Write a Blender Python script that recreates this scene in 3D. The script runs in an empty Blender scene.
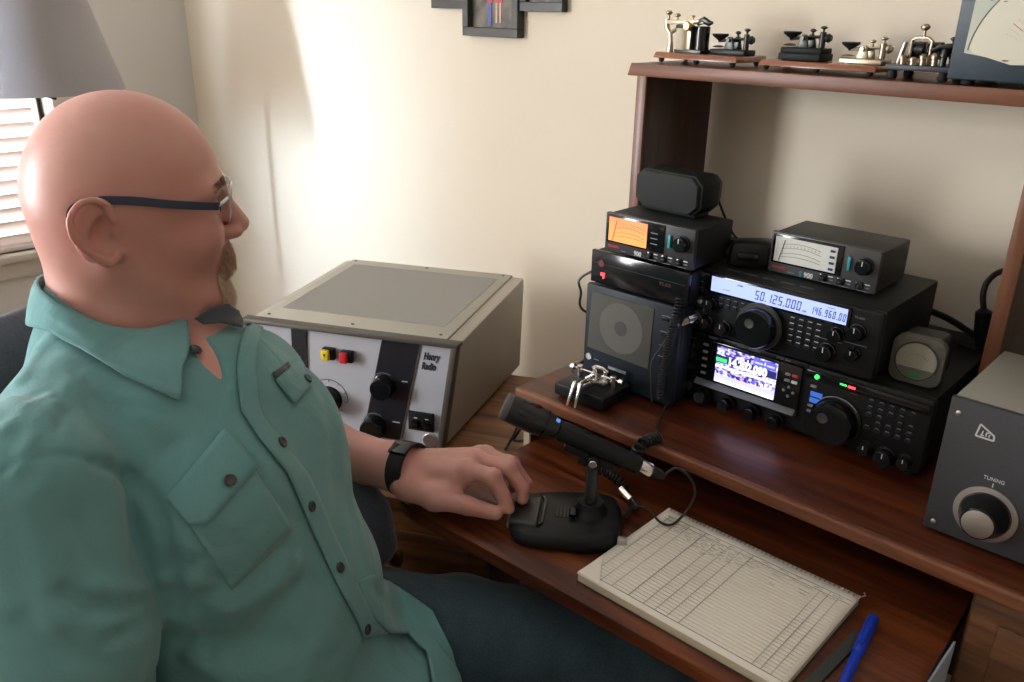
import bpy, bmesh, math, random
import numpy as np
from mathutils import Vector, Matrix
random.seed(7)
PI = math.pi
col = bpy.context.scene.collection

# ------------------------------------------------------------------ materials
def mat(name, c, rough=.5, metal=0., spec=.5, emis=None, estr=1., noise=0., nscale=40., bump=0., bscale=200., coat=0., trans=0.):
    m = bpy.data.materials.new(name); m.use_nodes = True
    nt = m.node_tree; b = nt.nodes['Principled BSDF']
    c4 = (c[0], c[1], c[2], 1)
    b.inputs['Base Color'].default_value = c4
    b.inputs['Roughness'].default_value = rough
    b.inputs['Metallic'].default_value = metal
    b.inputs['Specular IOR Level'].default_value = spec
    b.inputs['Coat Weight'].default_value = coat
    if emis:
        b.inputs['Emission Color'].default_value = (*emis, 1); b.inputs['Emission Strength'].default_value = estr
    tc = nt.nodes.new('ShaderNodeTexCoord')
    if noise > 0:
        n = nt.nodes.new('ShaderNodeTexNoise'); n.inputs['Scale'].default_value = nscale; n.inputs['Detail'].default_value = 4
        nt.links.new(tc.outputs['Object'], n.inputs['Vector'])
        mx = nt.nodes.new('ShaderNodeMix'); mx.data_type = 'RGBA'
        mx.inputs[6].default_value = tuple(max(0, v*(1-noise)) for v in c) + (1,)
        mx.inputs[7].default_value = tuple(min(1, v*(1+noise)) for v in c) + (1,)
        nt.links.new(n.outputs['Fac'], mx.inputs[0]); nt.links.new(mx.outputs[2], b.inputs['Base Color'])
    if bump > 0:
        n2 = nt.nodes.new('ShaderNodeTexNoise'); n2.inputs['Scale'].default_value = bscale; n2.inputs['Detail'].default_value = 3
        nt.links.new(tc.outputs['Object'], n2.inputs['Vector'])
        bp = nt.nodes.new('ShaderNodeBump'); bp.inputs['Strength'].default_value = bump; bp.inputs['Distance'].default_value = .002
        nt.links.new(n2.outputs['Fac'], bp.inputs['Height']); nt.links.new(bp.outputs['Normal'], b.inputs['Normal'])
    return m

def wood(name, dark, light, rough=.3, axis='x', sc=1., coat=.2):
    m = bpy.data.materials.new(name); m.use_nodes = True
    nt = m.node_tree; b = nt.nodes['Principled BSDF']; b.inputs['Specular IOR Level'].default_value = .35
    b.inputs['Roughness'].default_value = rough; b.inputs['Coat Weight'].default_value = coat; b.inputs['Coat Roughness'].default_value = .25
    tc = nt.nodes.new('ShaderNodeTexCoord'); mp = nt.nodes.new('ShaderNodeMapping')
    s = {'x': (1.2, 16, 16), 'y': (16, 1.2, 16), 'z': (16, 16, 1.2)}[axis]
    mp.inputs['Scale'].default_value = tuple(v*sc for v in s)
    nt.links.new(tc.outputs['Object'], mp.inputs['Vector'])
    n = nt.nodes.new('ShaderNodeTexNoise'); n.inputs['Scale'].default_value = 2.2; n.inputs['Detail'].default_value = 7; n.inputs['Distortion'].default_value = .8
    nt.links.new(mp.outputs[0], n.inputs['Vector'])
    n2 = nt.nodes.new('ShaderNodeTexNoise'); n2.inputs['Scale'].default_value = 11; n2.inputs['Detail'].default_value = 3
    nt.links.new(mp.outputs[0], n2.inputs['Vector'])
    ad = nt.nodes.new('ShaderNodeMath'); ad.operation = 'MULTIPLY_ADD'; ad.inputs[1].default_value = .35
    nt.links.new(n2.outputs['Fac'], ad.inputs[0]); nt.links.new(n.outputs['Fac'], ad.inputs[2])
    r = nt.nodes.new('ShaderNodeValToRGB')
    r.color_ramp.elements[0].position = .5; r.color_ramp.elements[0].color = (*dark, 1)
    r.color_ramp.elements[1].position = .85; r.color_ramp.elements[1].color = (*light, 1)
    nt.links.new(ad.outputs[0], r.inputs[0]); nt.links.new(r.outputs[0], b.inputs['Base Color'])
    return m

def fabric(name, c, c2, scale=900., rough=.95, bump=.3, mott=14., wrinkle=0.):
    m = bpy.data.materials.new(name); m.use_nodes = True
    nt = m.node_tree; b = nt.nodes['Principled BSDF']
    b.inputs['Roughness'].default_value = rough; b.inputs['Specular IOR Level'].default_value = .15
    b.inputs['Sheen Weight'].default_value = .25
    tc = nt.nodes.new('ShaderNodeTexCoord')
    n = nt.nodes.new('ShaderNodeTexNoise'); n.inputs['Scale'].default_value = scale; n.inputs['Detail'].default_value = 2
    n2 = nt.nodes.new('ShaderNodeTexNoise'); n2.inputs['Scale'].default_value = mott; n2.inputs['Detail'].default_value = 3
    for q in (n, n2): nt.links.new(tc.outputs['Object'], q.inputs['Vector'])
    ad = nt.nodes.new('ShaderNodeMath'); ad.operation = 'MULTIPLY_ADD'; ad.inputs[1].default_value = .7
    nt.links.new(n.outputs['Fac'], ad.inputs[0]); 
    ml = nt.nodes.new('ShaderNodeMath'); ml.operation = 'MULTIPLY'; ml.inputs[1].default_value = .35
    nt.links.new(n2.outputs['Fac'], ml.inputs[0]); nt.links.new(ml.outputs[0], ad.inputs[2])
    mx = nt.nodes.new('ShaderNodeMix'); mx.data_type = 'RGBA'; mx.inputs[6].default_value = (*c, 1); mx.inputs[7].default_value = (*c2, 1)
    nt.links.new(ad.outputs[0], mx.inputs[0]); nt.links.new(mx.outputs[2], b.inputs['Base Color'])
    bp = nt.nodes.new('ShaderNodeBump'); bp.inputs['Strength'].default_value = bump; bp.inputs['Distance'].default_value = .001
    nt.links.new(n.outputs['Fac'], bp.inputs['Height'])
    last = bp
    if wrinkle > 0:
        n3 = nt.nodes.new('ShaderNodeTexNoise'); n3.inputs['Scale'].default_value = 9; n3.inputs['Detail'].default_value = 5; n3.inputs['Distortion'].default_value = 1.2
        nt.links.new(tc.outputs['Object'], n3.inputs['Vector'])
        b3 = nt.nodes.new('ShaderNodeBump'); b3.inputs['Strength'].default_value = wrinkle; b3.inputs['Distance'].default_value = .02
        nt.links.new(n3.outputs['Fac'], b3.inputs['Height']); nt.links.new(bp.outputs[0], b3.inputs['Normal']); last = b3
    nt.links.new(last.outputs[0], b.inputs['Normal'])
    return m

def glassy(name, tint=(1, 1, 1), gl=.12, rough=.03):
    m = bpy.data.materials.new(name); m.use_nodes = True; nt = m.node_tree; nt.nodes.clear()
    o = nt.nodes.new('ShaderNodeOutputMaterial'); t = nt.nodes.new('ShaderNodeBsdfTransparent'); g = nt.nodes.new('ShaderNodeBsdfGlossy')
    t.inputs[0].default_value = (*tint, 1); g.inputs['Roughness'].default_value = rough
    mx = nt.nodes.new('ShaderNodeMixShader'); mx.inputs[0].default_value = gl
    nt.links.new(t.outputs[0], mx.inputs[1]); nt.links.new(g.outputs[0], mx.inputs[2]); nt.links.new(mx.outputs[0], o.inputs[0])
    return m

M = {}
M['wall'] = mat('wall_paint', (.70, .63, .51), .85, spec=.2, noise=.03, nscale=3, bump=.08, bscale=300)
M['wall_l'] = mat('wall_paint_side', (.66, .64, .60), .85, spec=.2, noise=.03, nscale=3, bump=.08, bscale=300)
M['ceil'] = mat('ceiling_paint', (.75, .74, .71), .9, spec=.1, bump=.2, bscale=150)
M['carpet'] = mat('carpet', (.16, .12, .09), .95, spec=.1, noise=.25, nscale=300, bump=.6, bscale=600)
M['trim'] = mat('trim_paint', (.62, .57, .50), .45)
M['blind'] = mat('blind_slat', (.80, .73, .70), .5)
_nt = M['blind'].node_tree; _b = _nt.nodes['Principled BSDF']; _t = _nt.nodes.new('ShaderNodeBsdfTranslucent'); _t.inputs[0].default_value = (.9, .80, .76, 1)
_m = _nt.nodes.new('ShaderNodeMixShader'); _m.inputs[0].default_value = .22; _nt.links.new(_b.outputs[0], _m.inputs[1]); _nt.links.new(_t.outputs[0], _m.inputs[2])
_nt.links.new(_m.outputs[0], [n for n in _nt.nodes if n.type == 'OUTPUT_MATERIAL'][0].inputs[0])
M['wood_top'] = wood('desk_wood', (.034, .0065, .0022), (.120, .028, .008), .34, coat=.0)
M['wood_tray'] = wood('desk_wood_tray_lit', (.055, .012, .004), (.19, .050, .015), .34, coat=.0)  # same desk wood, paler tone stands in for light on the shelf
M['wood_edge'] = wood('desk_wood_edge', (.105, .036, .016), (.22, .080, .036), .42, coat=.05)
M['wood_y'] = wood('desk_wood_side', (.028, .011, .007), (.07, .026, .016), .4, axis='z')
M['wood_front'] = wood('hutch_front_wood', (.12, .045, .022), (.22, .085, .042), .4, axis='z')
M['wood_cred'] = wood('credenza_wood_lit', (.12, .048, .018), (.33, .145, .058), .42, coat=.05)  # pedestal wood lightened, standing in for daylight blocked from the front
M['wood_ped'] = wood('pedestal_wood', (.070, .030, .012), (.19, .085, .038), .42, coat=.05)
M['wood_key'] = wood('key_board_wood', (.13, .035, .012), (.32, .10, .035), .25, coat=.6)
M['blk'] = mat('black_plastic', (.008, .009, .010), .42, spec=.28, bump=.05, bscale=800)
M['blk_gloss'] = mat('black_gloss', (.006, .007, .008), .14)
M['blk_case'] = mat('black_case', (.010, .012, .012), .55, spec=.28, bump=.15, bscale=900)
M['gry_case'] = mat('charcoal_case', (.050, .052, .044), .5, spec=.35, bump=.15, bscale=900)
M['blu_case'] = mat('slate_case', (.012, .018, .025), .5, spec=.3)
M['rubber'] = mat('rubber', (.01, .01, .01), .75)
M['chrome'] = mat('chrome', (.75, .74, .70), .2, metal=1)
M['alu'] = mat('brushed_aluminium', (.55, .55, .55), .35, metal=1)
M['brass'] = mat('brass', (.55, .38, .17), .35, metal=1, noise=.3, nscale=60)
M['nickel'] = mat('aged_nickel', (.38, .32, .23), .38, metal=1, noise=.3, nscale=60)
M['steel_dk'] = mat('dark_steel', (.05, .055, .05), .35, metal=.8, noise=.3, nscale=80)
M['cream_coil'] = mat('coil_wrap', (.48, .41, .31), .6, noise=.1, nscale=200)
M['white_ink'] = mat('white_print', (.62, .64, .66), .6)
M['grey_ink'] = mat('grey_print', (.20, .22, .24), .6)
M['red_ink'] = mat('red_print', (.45, .03, .03), .5)
M['dark_ink'] = mat('dark_print', (.02, .025, .04), .6)
M['red_ink_dim'] = mat('red_print_dim', (.07, .012, .018), .5)
def lamp(name, c, s): return mat(name, (.01, .01, .01), .4, emis=c, estr=s)
M['lcd'] = lamp('lcd_backlight', (.36, .44, .98), 1.05)
M['orange'] = None
M['led_red'] = lamp('led_red', (1, .03, .04), 3.0)
M['led_grn'] = lamp('led_green', (.04, .9, .12), 1.6)
M['btn_blue'] = lamp('lit_blue_button', (.06, .2, .75), .5)
M['teal'] = mat('teal_switch', (.02, .28, .32), .4)
M['cable'] = mat('cable_rubber', (.012, .012, .013), .4)
M['paper'] = mat('paper', (.80, .76, .67), .8, spec=.1, noise=.02, nscale=30)
M['paper_edge'] = mat('paper_edges', (.60, .54, .40), .85, spec=.1, noise=.2, nscale=900)
M['rule'] = mat('ruled_line', (.62, .59, .52), .8)
M['rule_dk'] = mat('ruled_line_dark', (.36, .35, .33), .8)
M['ink'] = mat('pen_ink', (.05, .05, .09), .7)
M['wire'] = mat('spiral_wire', (.30, .30, .30), .4, metal=.7)
M['pen'] = mat('blue_pen', (.012, .05, .50), .28)
M['glass'] = glassy('clear_glass', gl=.08)
M['lens'] = glassy('spectacle_lens', (.93, .96, .95), .22)
M['meter_glass'] = glassy('meter_glass', (.85, .87, .84), .10, .12)

# ------------------------------------------------------------------ mesh builder
class MB:
    def __init__(s): s.bm = bmesh.new()
    def _xf(s, vs, f):
        for v in vs: v.co = f(v.co)
    def box(s, x0, x1, y0, y1, z0, z1, bev=0., seg=2):
        r = bmesh.ops.create_cube(s.bm, size=1.)
        vs = r['verts']
        for v in vs: v.co = Vector(((x0+x1)/2+v.co.x*(x1-x0), (y0+y1)/2+v.co.y*(y1-y0), (z0+z1)/2+v.co.z*(z1-z0)))
        if bev > 0:
            es = list({e for v in vs for e in v.link_edges})
            bmesh.ops.bevel(s.bm, geom=es, offset=bev, segments=seg, profile=.5, affect='EDGES', clamp_overlap=True)
        return s
    def hexa(s, c, bev=0.):
        # c: 8 corners, bottom 4 ccw then top 4 ccw
        vs = [s.bm.verts.new(p) for p in c]
        for f in ((3, 2, 1, 0), (4, 5, 6, 7), (0, 1, 5, 4), (1, 2, 6, 5), (2, 3, 7, 6), (3, 0, 4, 7)):
            s.bm.faces.new([vs[i] for i in f])
        if bev > 0:
            es = list({e for v in vs for e in v.link_edges})
            bmesh.ops.bevel(s.bm, geom=es, offset=bev, segments=2, profile=.5, affect='EDGES', clamp_overlap=True)
        return s
    def quad(s, *p):
        s.bm.faces.new([s.bm.verts.new(q) for q in p]); return s
    def ring(s, c, ax, r, n, up=None):
        ax = Vector(ax).normalized()
        u = ax.orthogonal().normalized() if up is None else (Vector(up)-ax*Vector(up).dot(ax)).normalized()
        w = ax.cross(u)
        return [s.bm.verts.new(Vector(c)+u*math.cos(2*PI*i/n)*r+w*math.sin(2*PI*i/n)*r) for i in range(n)]
    def lathe(s, prof, o=(0, 0, 0), ax=(0, 0, 1), n=32):
        # prof: (radius, height) list along the axis
        ax = Vector(ax).normalized(); o = Vector(o); prev = None; first = None
        for (r, h) in prof:
            rg = s.ring(o+ax*h, ax, max(r, 1e-5), n)
            if prev:
                for i in range(n):
                    s.bm.faces.new((prev[i], prev[(i+1) % n], rg[(i+1) % n], rg[i]))
            else: first = rg
            prev = rg
        s.bm.faces.new(list(reversed(first))); s.bm.faces.new(prev)
        return s
    def cyl(s, p0, p1, r0, r1=None, n=24, bev=0.):
        p0 = Vector(p0); p1 = Vector(p1); L = (p1-p0).length; r1 = r0 if r1 is None else r1
        if bev > 0: pr = [(r0-bev, 0), (r0, bev), (r1, L-bev), (r1-bev, L)]
        else: pr = [(r0, 0), (r1, L)]
        return s.lathe(pr, p0, p1-p0, n)
    def tube(s, pts, r, n=10, closed=False):
        pts = [Vector(p) for p in pts]; N = len(pts); prev = None; first = None
        rr = r if isinstance(r, (list, tuple)) else [r]*N
        t = (pts[1]-pts[0]).normalized(); u = t.orthogonal().normalized()
        for i, p in enumerate(pts):
            if closed: t = (pts[(i+1) % N]-pts[i-1]).normalized()
            else: t = (pts[min(i+1, N-1)]-pts[max(i-1, 0)]).normalized()
            u = (u-t*u.dot(t)).normalized(); w = t.cross(u)
            rg = [s.bm.verts.new(p+(u*math.cos(2*PI*k/n)+w*math.sin(2*PI*k/n))*rr[i]) for k in range(n)]
            if prev:
                for k in range(n): s.bm.faces.new((prev[k], prev[(k+1) % n], rg[(k+1) % n], rg[k]))
            else: first = rg
            prev = rg
        if closed:
            for k in range(n): s.bm.faces.new((prev[k], prev[(k+1) % n], first[(k+1) % n], first[k]))
        else:
            s.bm.faces.new(list(reversed(first))); s.bm.faces.new(prev)
        return s
    def sphere(s, c, r, sc=(1, 1, 1), n=16):
        q = bmesh.ops.create_uvsphere(s.bm, u_segments=n*2, v_segments=n, radius=r)
        for v in q['verts']: v.co = Vector((c[0]+v.co.x*sc[0], c[1]+v.co.y*sc[1], c[2]+v.co.z*sc[2]))
        return s
    def prism(s, poly, d0, d1, ax='y', bev=0.):
        # poly: 2D points; ax: extrusion axis. 'y': (x,z); 'z': (x,y); 'x': (y,z)
        def P(a, b, d): return {'y': (a, d, b), 'z': (a, b, d), 'x': (d, a, b)}[ax]
        A = [s.bm.verts.new(P(a, b, d0)) for a, b in poly]; B = [s.bm.verts.new(P(a, b, d1)) for a, b in poly]
        n = len(poly); fs = [s.bm.faces.new(list(reversed(A))), s.bm.faces.new(B)]
        for i in range(n): fs.append(s.bm.faces.new((A[i], A[(i+1) % n], B[(i+1) % n], B[i])))
        if bev > 0:
            es = list({e for f in fs for e in f.edges})
            bmesh.ops.bevel(s.bm, geom=es, offset=bev, segments=2, profile=.5, affect='EDGES', clamp_overlap=True)
        return s
    def mat4(s, m):
        for v in s.bm.verts: v.co = m @ v.co
        return s
    def build(s, name, m, parent=None, smooth=True, angle=35):
        bmesh.ops.recalc_face_normals(s.bm, faces=s.bm.faces)
        me = bpy.data.meshes.new(name); s.bm.to_mesh(me); s.bm.free()
        me.materials.append(m)
        if smooth:
            me.polygons.foreach_set('use_smooth', [True]*len(me.polygons))
            try: me.set_sharp_from_angle(angle=math.radians(angle))
            except Exception: pass
        o = bpy.data.objects.new(name, me); col.objects.link(o); o.parent = parent
        return o

def thing(name, label, cat, loc=(0, 0, 0), rz=0., group=None):
    o = bpy.data.objects.new(name, None); col.objects.link(o); o.empty_display_size = .05
    o.location = loc; o.rotation_euler = (0, 0, rz); tag(o, label, cat, group); return o
def tag(o, label, cat, group=None):
    o['label'] = label; o['category'] = cat
    if group: o['group'] = group
    return o
def struct(o): o['kind'] = 'structure'; return o
def spline(pts, n=12):
    P = [Vector(p) for p in pts]; out = []
    for i in range(len(P)-1):
        p0 = P[max(i-1, 0)]; p1 = P[i]; p2 = P[i+1]; p3 = P[min(i+2, len(P)-1)]
        for k in range(n):
            t = k/n
            out.append(.5*((2*p1)+(p2-p0)*t+(2*p0-5*p1+4*p2-p3)*t*t+(3*p1-p0-3*p2+p3)*t**3))
    out.append(P[-1]); return out
def coil(path, R, pitch, r, n=7):
    # helix wound round a path
    pts = spline(path, 20); L = [0]
    for i in range(1, len(pts)): L.append(L[-1]+(pts[i]-pts[i-1]).length)
    tot = L[-1]; turns = tot/pitch; out = []; N = int(turns*10); j = 0
    u = (pts[1]-pts[0]).orthogonal().normalized()
    for k in range(N+1):
        s_ = tot*k/N
        while j < len(L)-2 and L[j+1] < s_: j += 1
        a = (s_-L[j])/max(L[j+1]-L[j], 1e-9); p = pts[j].lerp(pts[j+1], a); t = (pts[j+1]-pts[j]).normalized()
        u = (u-t*u.dot(t)).normalized(); w = t.cross(u); an = 2*PI*turns*k/N
        out.append(p+(u*math.cos(an)+w*math.sin(an))*R)
    return out
def text(parent, s_, size, pos, m, plane='front', name='lettering', align='LEFT', depth=.0004, shear=0., sx=1., bold=0., label=None):
    cu = bpy.data.curves.new('t', 'FONT'); cu.body = s_; cu.size = size; cu.extrude = depth; cu.shear = shear; cu.align_x = align; cu.offset = bold; cu.resolution_u = 3
    ob = bpy.data.objects.new('t', cu); col.objects.link(ob)
    dg = bpy.context.evaluated_depsgraph_get(); dg.update()
    me = bpy.data.meshes.new_from_object(ob.evaluated_get(dg)); bpy.data.objects.remove(ob)
    R_ = {'front': Matrix.Rotation(PI/2, 4, 'X'), 'top': Matrix.Identity(4)}.get(plane, plane)
    me.transform(Matrix.Translation(pos) @ R_ @ Matrix.Diagonal((sx, 1, 1, 1)))
    me.materials.clear(); me.materials.append(m); me.name = name
    o = bpy.data.objects.new(name, me); col.objects.link(o); o.parent = parent
    if label: o['label'] = label
    return o
def knob(parent, x, z, y, r, h, m=None, name='knob', cap=None, n=28, mark=True):
    m = m or M['blk']
    o = MB().lathe([(r*1.05, 0), (r*1.05, h*.2), (r*.95, h*.25), (r*.9, h*.92), (r*.8, h)], (x, y, z), (0, -1, 0), n).build(name, m, parent)
    if mark: MB().box(x-.0006, x+.0006, y-h-.0004, y-h+.001, z+r*.2, z+r*.78).build('pointer', M['white_ink'], o)
    return o
def btns(parent, rects, y, m, t=.002, name='button'):
    for (x, z, w, h) in rects:
        MB().box(x-w/2, x+w/2, y-t, y+.001, z-h/2, z+h/2, min(w, h)*.15, 1).build(name, m, parent)

# ------------------------------------------------------------------ room
XL, XR, YB, YF, ZC = -2.77, 2.2, 1.385, -2.6, 2.45
struct(MB().box(XL-.12, XR+.12, YB, YB+.12, 0, ZC).build('wall_back', M['wall']))
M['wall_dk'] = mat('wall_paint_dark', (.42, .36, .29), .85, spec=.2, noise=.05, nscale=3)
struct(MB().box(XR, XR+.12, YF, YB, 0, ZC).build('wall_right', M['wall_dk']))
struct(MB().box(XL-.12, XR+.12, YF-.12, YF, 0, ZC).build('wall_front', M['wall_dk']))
struct(MB().box(XL-.12, XR+.12, YF-.12, YB+.12, -.1, 0).build('floor', M['carpet']))
struct(MB().box(XL-.12, XR+.12, YF-.12, YB+.12, ZC, ZC+.1).build('ceiling', M['ceil']))
W1 = (-.55, .93, .615, 2.05); W2 = (-2.35, -1.25, .615, 2.05)
lw = MB()
ys = [YF, W2[0], W2[1], W1[0], W1[1], YB]
lw.box(XL-.12, XL, ys[0], ys[1], 0, ZC); lw.box(XL-.12, XL, ys[2], ys[3], 0, ZC); lw.box(XL-.12, XL, ys[4], ys[5], 0, ZC)
for w in (W1, W2):
    lw.box(XL-.12, XL, w[0], w[1], 0, w[2]); lw.box(XL-.12, XL, w[0], w[1], w[3], ZC)
struct(lw.build('wall_left', M['wall_l']))
for i, w in enumerate((W1, W2)):
    f = MB(); y0, y1, z0, z1 = w; x = XL-.075
    for a in ((y0, y0+.04, z0, z1), (y1-.04, y1, z0, z1), (y0, y1, z0, z0+.04), (y0, y1, z1-.04, z1), (y0, y1, (z0+z1)/2-.02, (z0+z1)/2+.02)):
        f.box(x-.02, x+.02, a[0], a[1], a[2], a[3])
    wf = struct(f.build('window_%d' % (i+1), M['trim']))
    g = MB().box(x-.003, x+.003, y0+.03, y1-.03, z0+.03, z1-.03).build('pane', M['glass'], wf)
    t = MB()
    t.box(XL, XL+.015, y0-.07, y0, z0-.07, z1+.07, .004); t.box(XL, XL+.015, y1, y1+.07, z0-.07, z1+.07, .004)
    t.box(XL, XL+.015, y0, y1, z1, z1+.07, .004); t.box(XL, XL+.012, y0, y1, z0-.075, z0-.02, .003)
    t.box(XL-.05, XL+.035, y0-.09, y1+.09, z0-.022, z0, .005)
    struct(t.build('trim_%d' % (i+1), M['trim']))
for nm, b in (('baseboard_back', (XL, XR, YB-.014, YB)), ('baseboard_left', (XL, XL+.014, YF, YB)), ('baseboard_right', (XR-.014, XR, YF, YB)), ('baseboard_front', (XL, XR, YF, YF+.014))):
    struct(MB().box(b[0], b[1], b[2], b[3], 0, .09, .004).build(nm, M['trim']))
# blind in the visible window
bl = thing('window_blind', 'white horizontal slat blind hanging in the window at the left edge', 'blind', (XL-.028, .19, 2.03))
sl = MB(); z = .642
while z < 1.99:
    c, s_ = math.cos(math.radians(58)), math.sin(math.radians(58)); h = .0245
    a0, a1 = -.69, .69
    o_ = .0014
    sl.hexa([(-h*c, a0, z-2.03-h*s_), (h*c, a0, z-2.03+h*s_), (h*c, a1, z-2.03+h*s_), (-h*c, a1, z-2.03-h*s_),
             (-h*c, a0, z-2.03-h*s_+o_*2), (h*c, a0, z-2.03+h*s_+o_*2), (h*c, a1, z-2.03+h*s_+o_*2), (-h*c, a1, z-2.03-h*s_+o_*2)])
    z += .0405
sl.build('slats', M['blind'], bl)
MB().box(-.025, .025, -.7, .7, -.03, .015, .004).build('head_rail', M['blind'], bl)
MB().box(-.022, .022, -.69, .69, -1.414, -1.398, .004).build('bottom_rail', M['blind'], bl)
for yy in (-.5, 0, .52):
    MB().box(.023, .0245, yy-.006, yy+.006, -1.40, -.02).build('ladder_tape', M['blind'], bl)

# ------------------------------------------------------------------ floor lamp behind the man
LP = (-2.418, .785)
fl = thing('floor_lamp', 'lamp with a tapered grey fabric shade in front of the window blind', 'lamp', (LP[0], LP[1], 0))
M['shade'] = fabric('lamp_shade_fabric', (.24, .225, .235), (.34, .315, .325), 500)
M['lamp_metal'] = mat('lamp_metal', (.10, .085, .07), .35, metal=.8)
sh = MB(); n = 48; prof = [(.212, 1.118), (.104, 1.45)]
prev = None
def shell(mb, prof, n=48):
    prev = None
    for r, h in prof:
        rg = mb.ring((0, 0, h), (0, 0, 1), r, n)
        if prev:
            for i in range(n): mb.bm.faces.new((prev[i], prev[(i+1) % n], rg[(i+1) % n], rg[i]))
        prev = rg
    return mb
sh = shell(MB(), [(.2035, 1.114), (.209, 1.111), (.160, 1.290), (.1107, 1.470), (.106, 1.469), (.155, 1.290), (.2035, 1.114)])
sh.build('lamp_shade', M['shade'], fl)
MB().lathe([(.007, .02), (.007, 1.09), (.012, 1.10), (.016, 1.15), (.012, 1.17)], n=20).build('pole', M['lamp_metal'], fl)
MB().lathe([(.14, 0), (.14, .012), (.12, .025), (.02, .035)], n=40).build('base', M['lamp_metal'], fl)
MB().cyl((0, 0, 1.103), (.035, .03, 1.090), .004, n=10).build('switch', M['blk'], fl)
MB().sphere((0, 0, 1.22), .032, (1, 1, 1.25)).build('bulb', M['trim'], fl)
MB().tube([(0, .03, 1.15), (0, .06, 1.25), (0, .04, 1.39), (0, 0, 1.46), (0, -.04, 1.39), (0, -.06, 1.25), (0, -.03, 1.15)], .002).tube([(-.112, 0, 1.462), (.112, 0, 1.462)], .0018).build('harp', M['brass'], fl)

# ------------------------------------------------------------------ picture frames on the wall
pf = thing('collage_frame', 'dark multi-photo picture frame hanging at the top of the wall', 'picture frame', (-1.375, YB, 1.25))
M['frame'] = mat('frame_black', (.022, .024, .022), .35)
M['frame_face'] = mat('frame_face', (.036, .040, .034), .4)
def photo_mat():
    m = bpy.data.materials.new('photo_print'); m.use_nodes = True; nt = m.node_tree; b = nt.nodes['Principled BSDF']
    tc = nt.nodes.new('ShaderNodeTexCoord'); v = nt.nodes.new('ShaderNodeTexNoise'); v.inputs['Scale'].default_value = 30
    nt.links.new(tc.outputs['Object'], v.inputs['Vector'])
    r = nt.nodes.new('ShaderNodeValToRGB'); e = r.color_ramp.elements
    e[0].position = .35; e[0].color = (.03, .03, .03, 1); e[1].position = .65; e[1].color = (.16, .14, .10, 1)
    nt.links.new(v.outputs['Fac'], r.inputs[0]); nt.links.new(r.outputs[0], b.inputs['Base Color']); b.inputs['Roughness'].default_value = .3
    return m
M['photo'] = photo_mat()
def frame(x0, x1, z0, z1, d):
    b = .018; fr = MB()
    for q in ((x0, x1, z0, z0+b), (x0, x1, z1-b, z1), (x0, x0+b, z0+b, z1-b), (x1-b, x1, z0+b, z1-b)):
        fr.box(q[0], q[1], -d, 0, q[2], q[3], .001, 1)
    f = fr.build('frame', M['frame_face'], pf)
    MB().box(x0+b, x1-b, -.008, -.004, z0+b, z1-b).build('photo', M['photo'], f)
    return f
fr = frame(-.073, .094, .017, .26, .022)
# two small figures in the central print
pp = MB(); pp.box(-.006, .006, -.0095, -.008, .04, .085); pp.build('print_figure', mat('print_blue', (.05, .08, .3), .5), fr)
pp = MB(); pp.box(-.008, .008, -.0095, -.008, .085, .125); pp.box(.016, .038, -.0095, -.008, .085, .14); pp.build('print_figure', mat('print_red', (.45, .05, .07), .5), fr)
pp = MB(); pp.box(.018, .024, -.0095, -.008, .045, .085); pp.box(.029, .035, -.0095, -.008, .045, .085); pp.box(-.005, .005, -.0095, -.008, .125, .14); pp.build('print_figure', mat('print_skin', (.5, .35, .26), .5), fr)
f2 = frame(-.180, -.074, .072, .24, .018)
f3 = frame(.095, .211, .070, .24, .018)
MB().box(-.160, -.095, -.0095, -.0085, .096, .118).build('print_highlight', M['paper'], f2)
MB().box(.116, .190, -.0095, -.0085, .094, .14).build('print_highlight', mat('print_tan', (.32, .26, .16), .5), f3)
for o in (pf,):
    for x in (-.15, 0, .15): MB().box(x-.008, x+.008, -.004, .0, .2, .215).build('hanger', M['alu'], pf)

# ------------------------------------------------------------------ desk: raised top, writing shelf, pedestal, hutch
dk = thing('desk', 'reddish brown wooden desk carrying the radios, with a lower writing shelf', 'desk', (-.84, .903, 0))
# local x: world+.84, local y: world-.903
def L_(x, y, z=0): return (x+.84, y-.903, z)
top = MB().box(0, 1.55, 0.008, .47, .742, .76, .002); top.build('desktop', M['wood_top'], dk)
MB().box(0, 1.55, -.002, .010, .7405, .7605, .004, 3).build('front_edging', M['wood_edge'], dk)
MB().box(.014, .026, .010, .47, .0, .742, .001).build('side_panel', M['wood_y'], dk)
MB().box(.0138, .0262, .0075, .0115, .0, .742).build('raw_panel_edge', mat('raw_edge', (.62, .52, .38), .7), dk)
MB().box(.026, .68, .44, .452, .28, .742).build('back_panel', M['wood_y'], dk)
# writing shelf
sp = [L_(-.808, 1.2)[:2], L_(-.808, .93)[:2], L_(-.809, .86)[:2], L_(-.833, .685)[:2], L_(-.828, .650)[:2], L_(-.80, .645)[:2], L_(-.60, .655)[:2], L_(-.16, .672)[:2], L_(-.152, .69)[:2], L_(-.168, 1.2)[:2]]
MB().prism(sp, .650, .67, 'z', .0025).build('writing_shelf', M['wood_tray'], dk)
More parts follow.
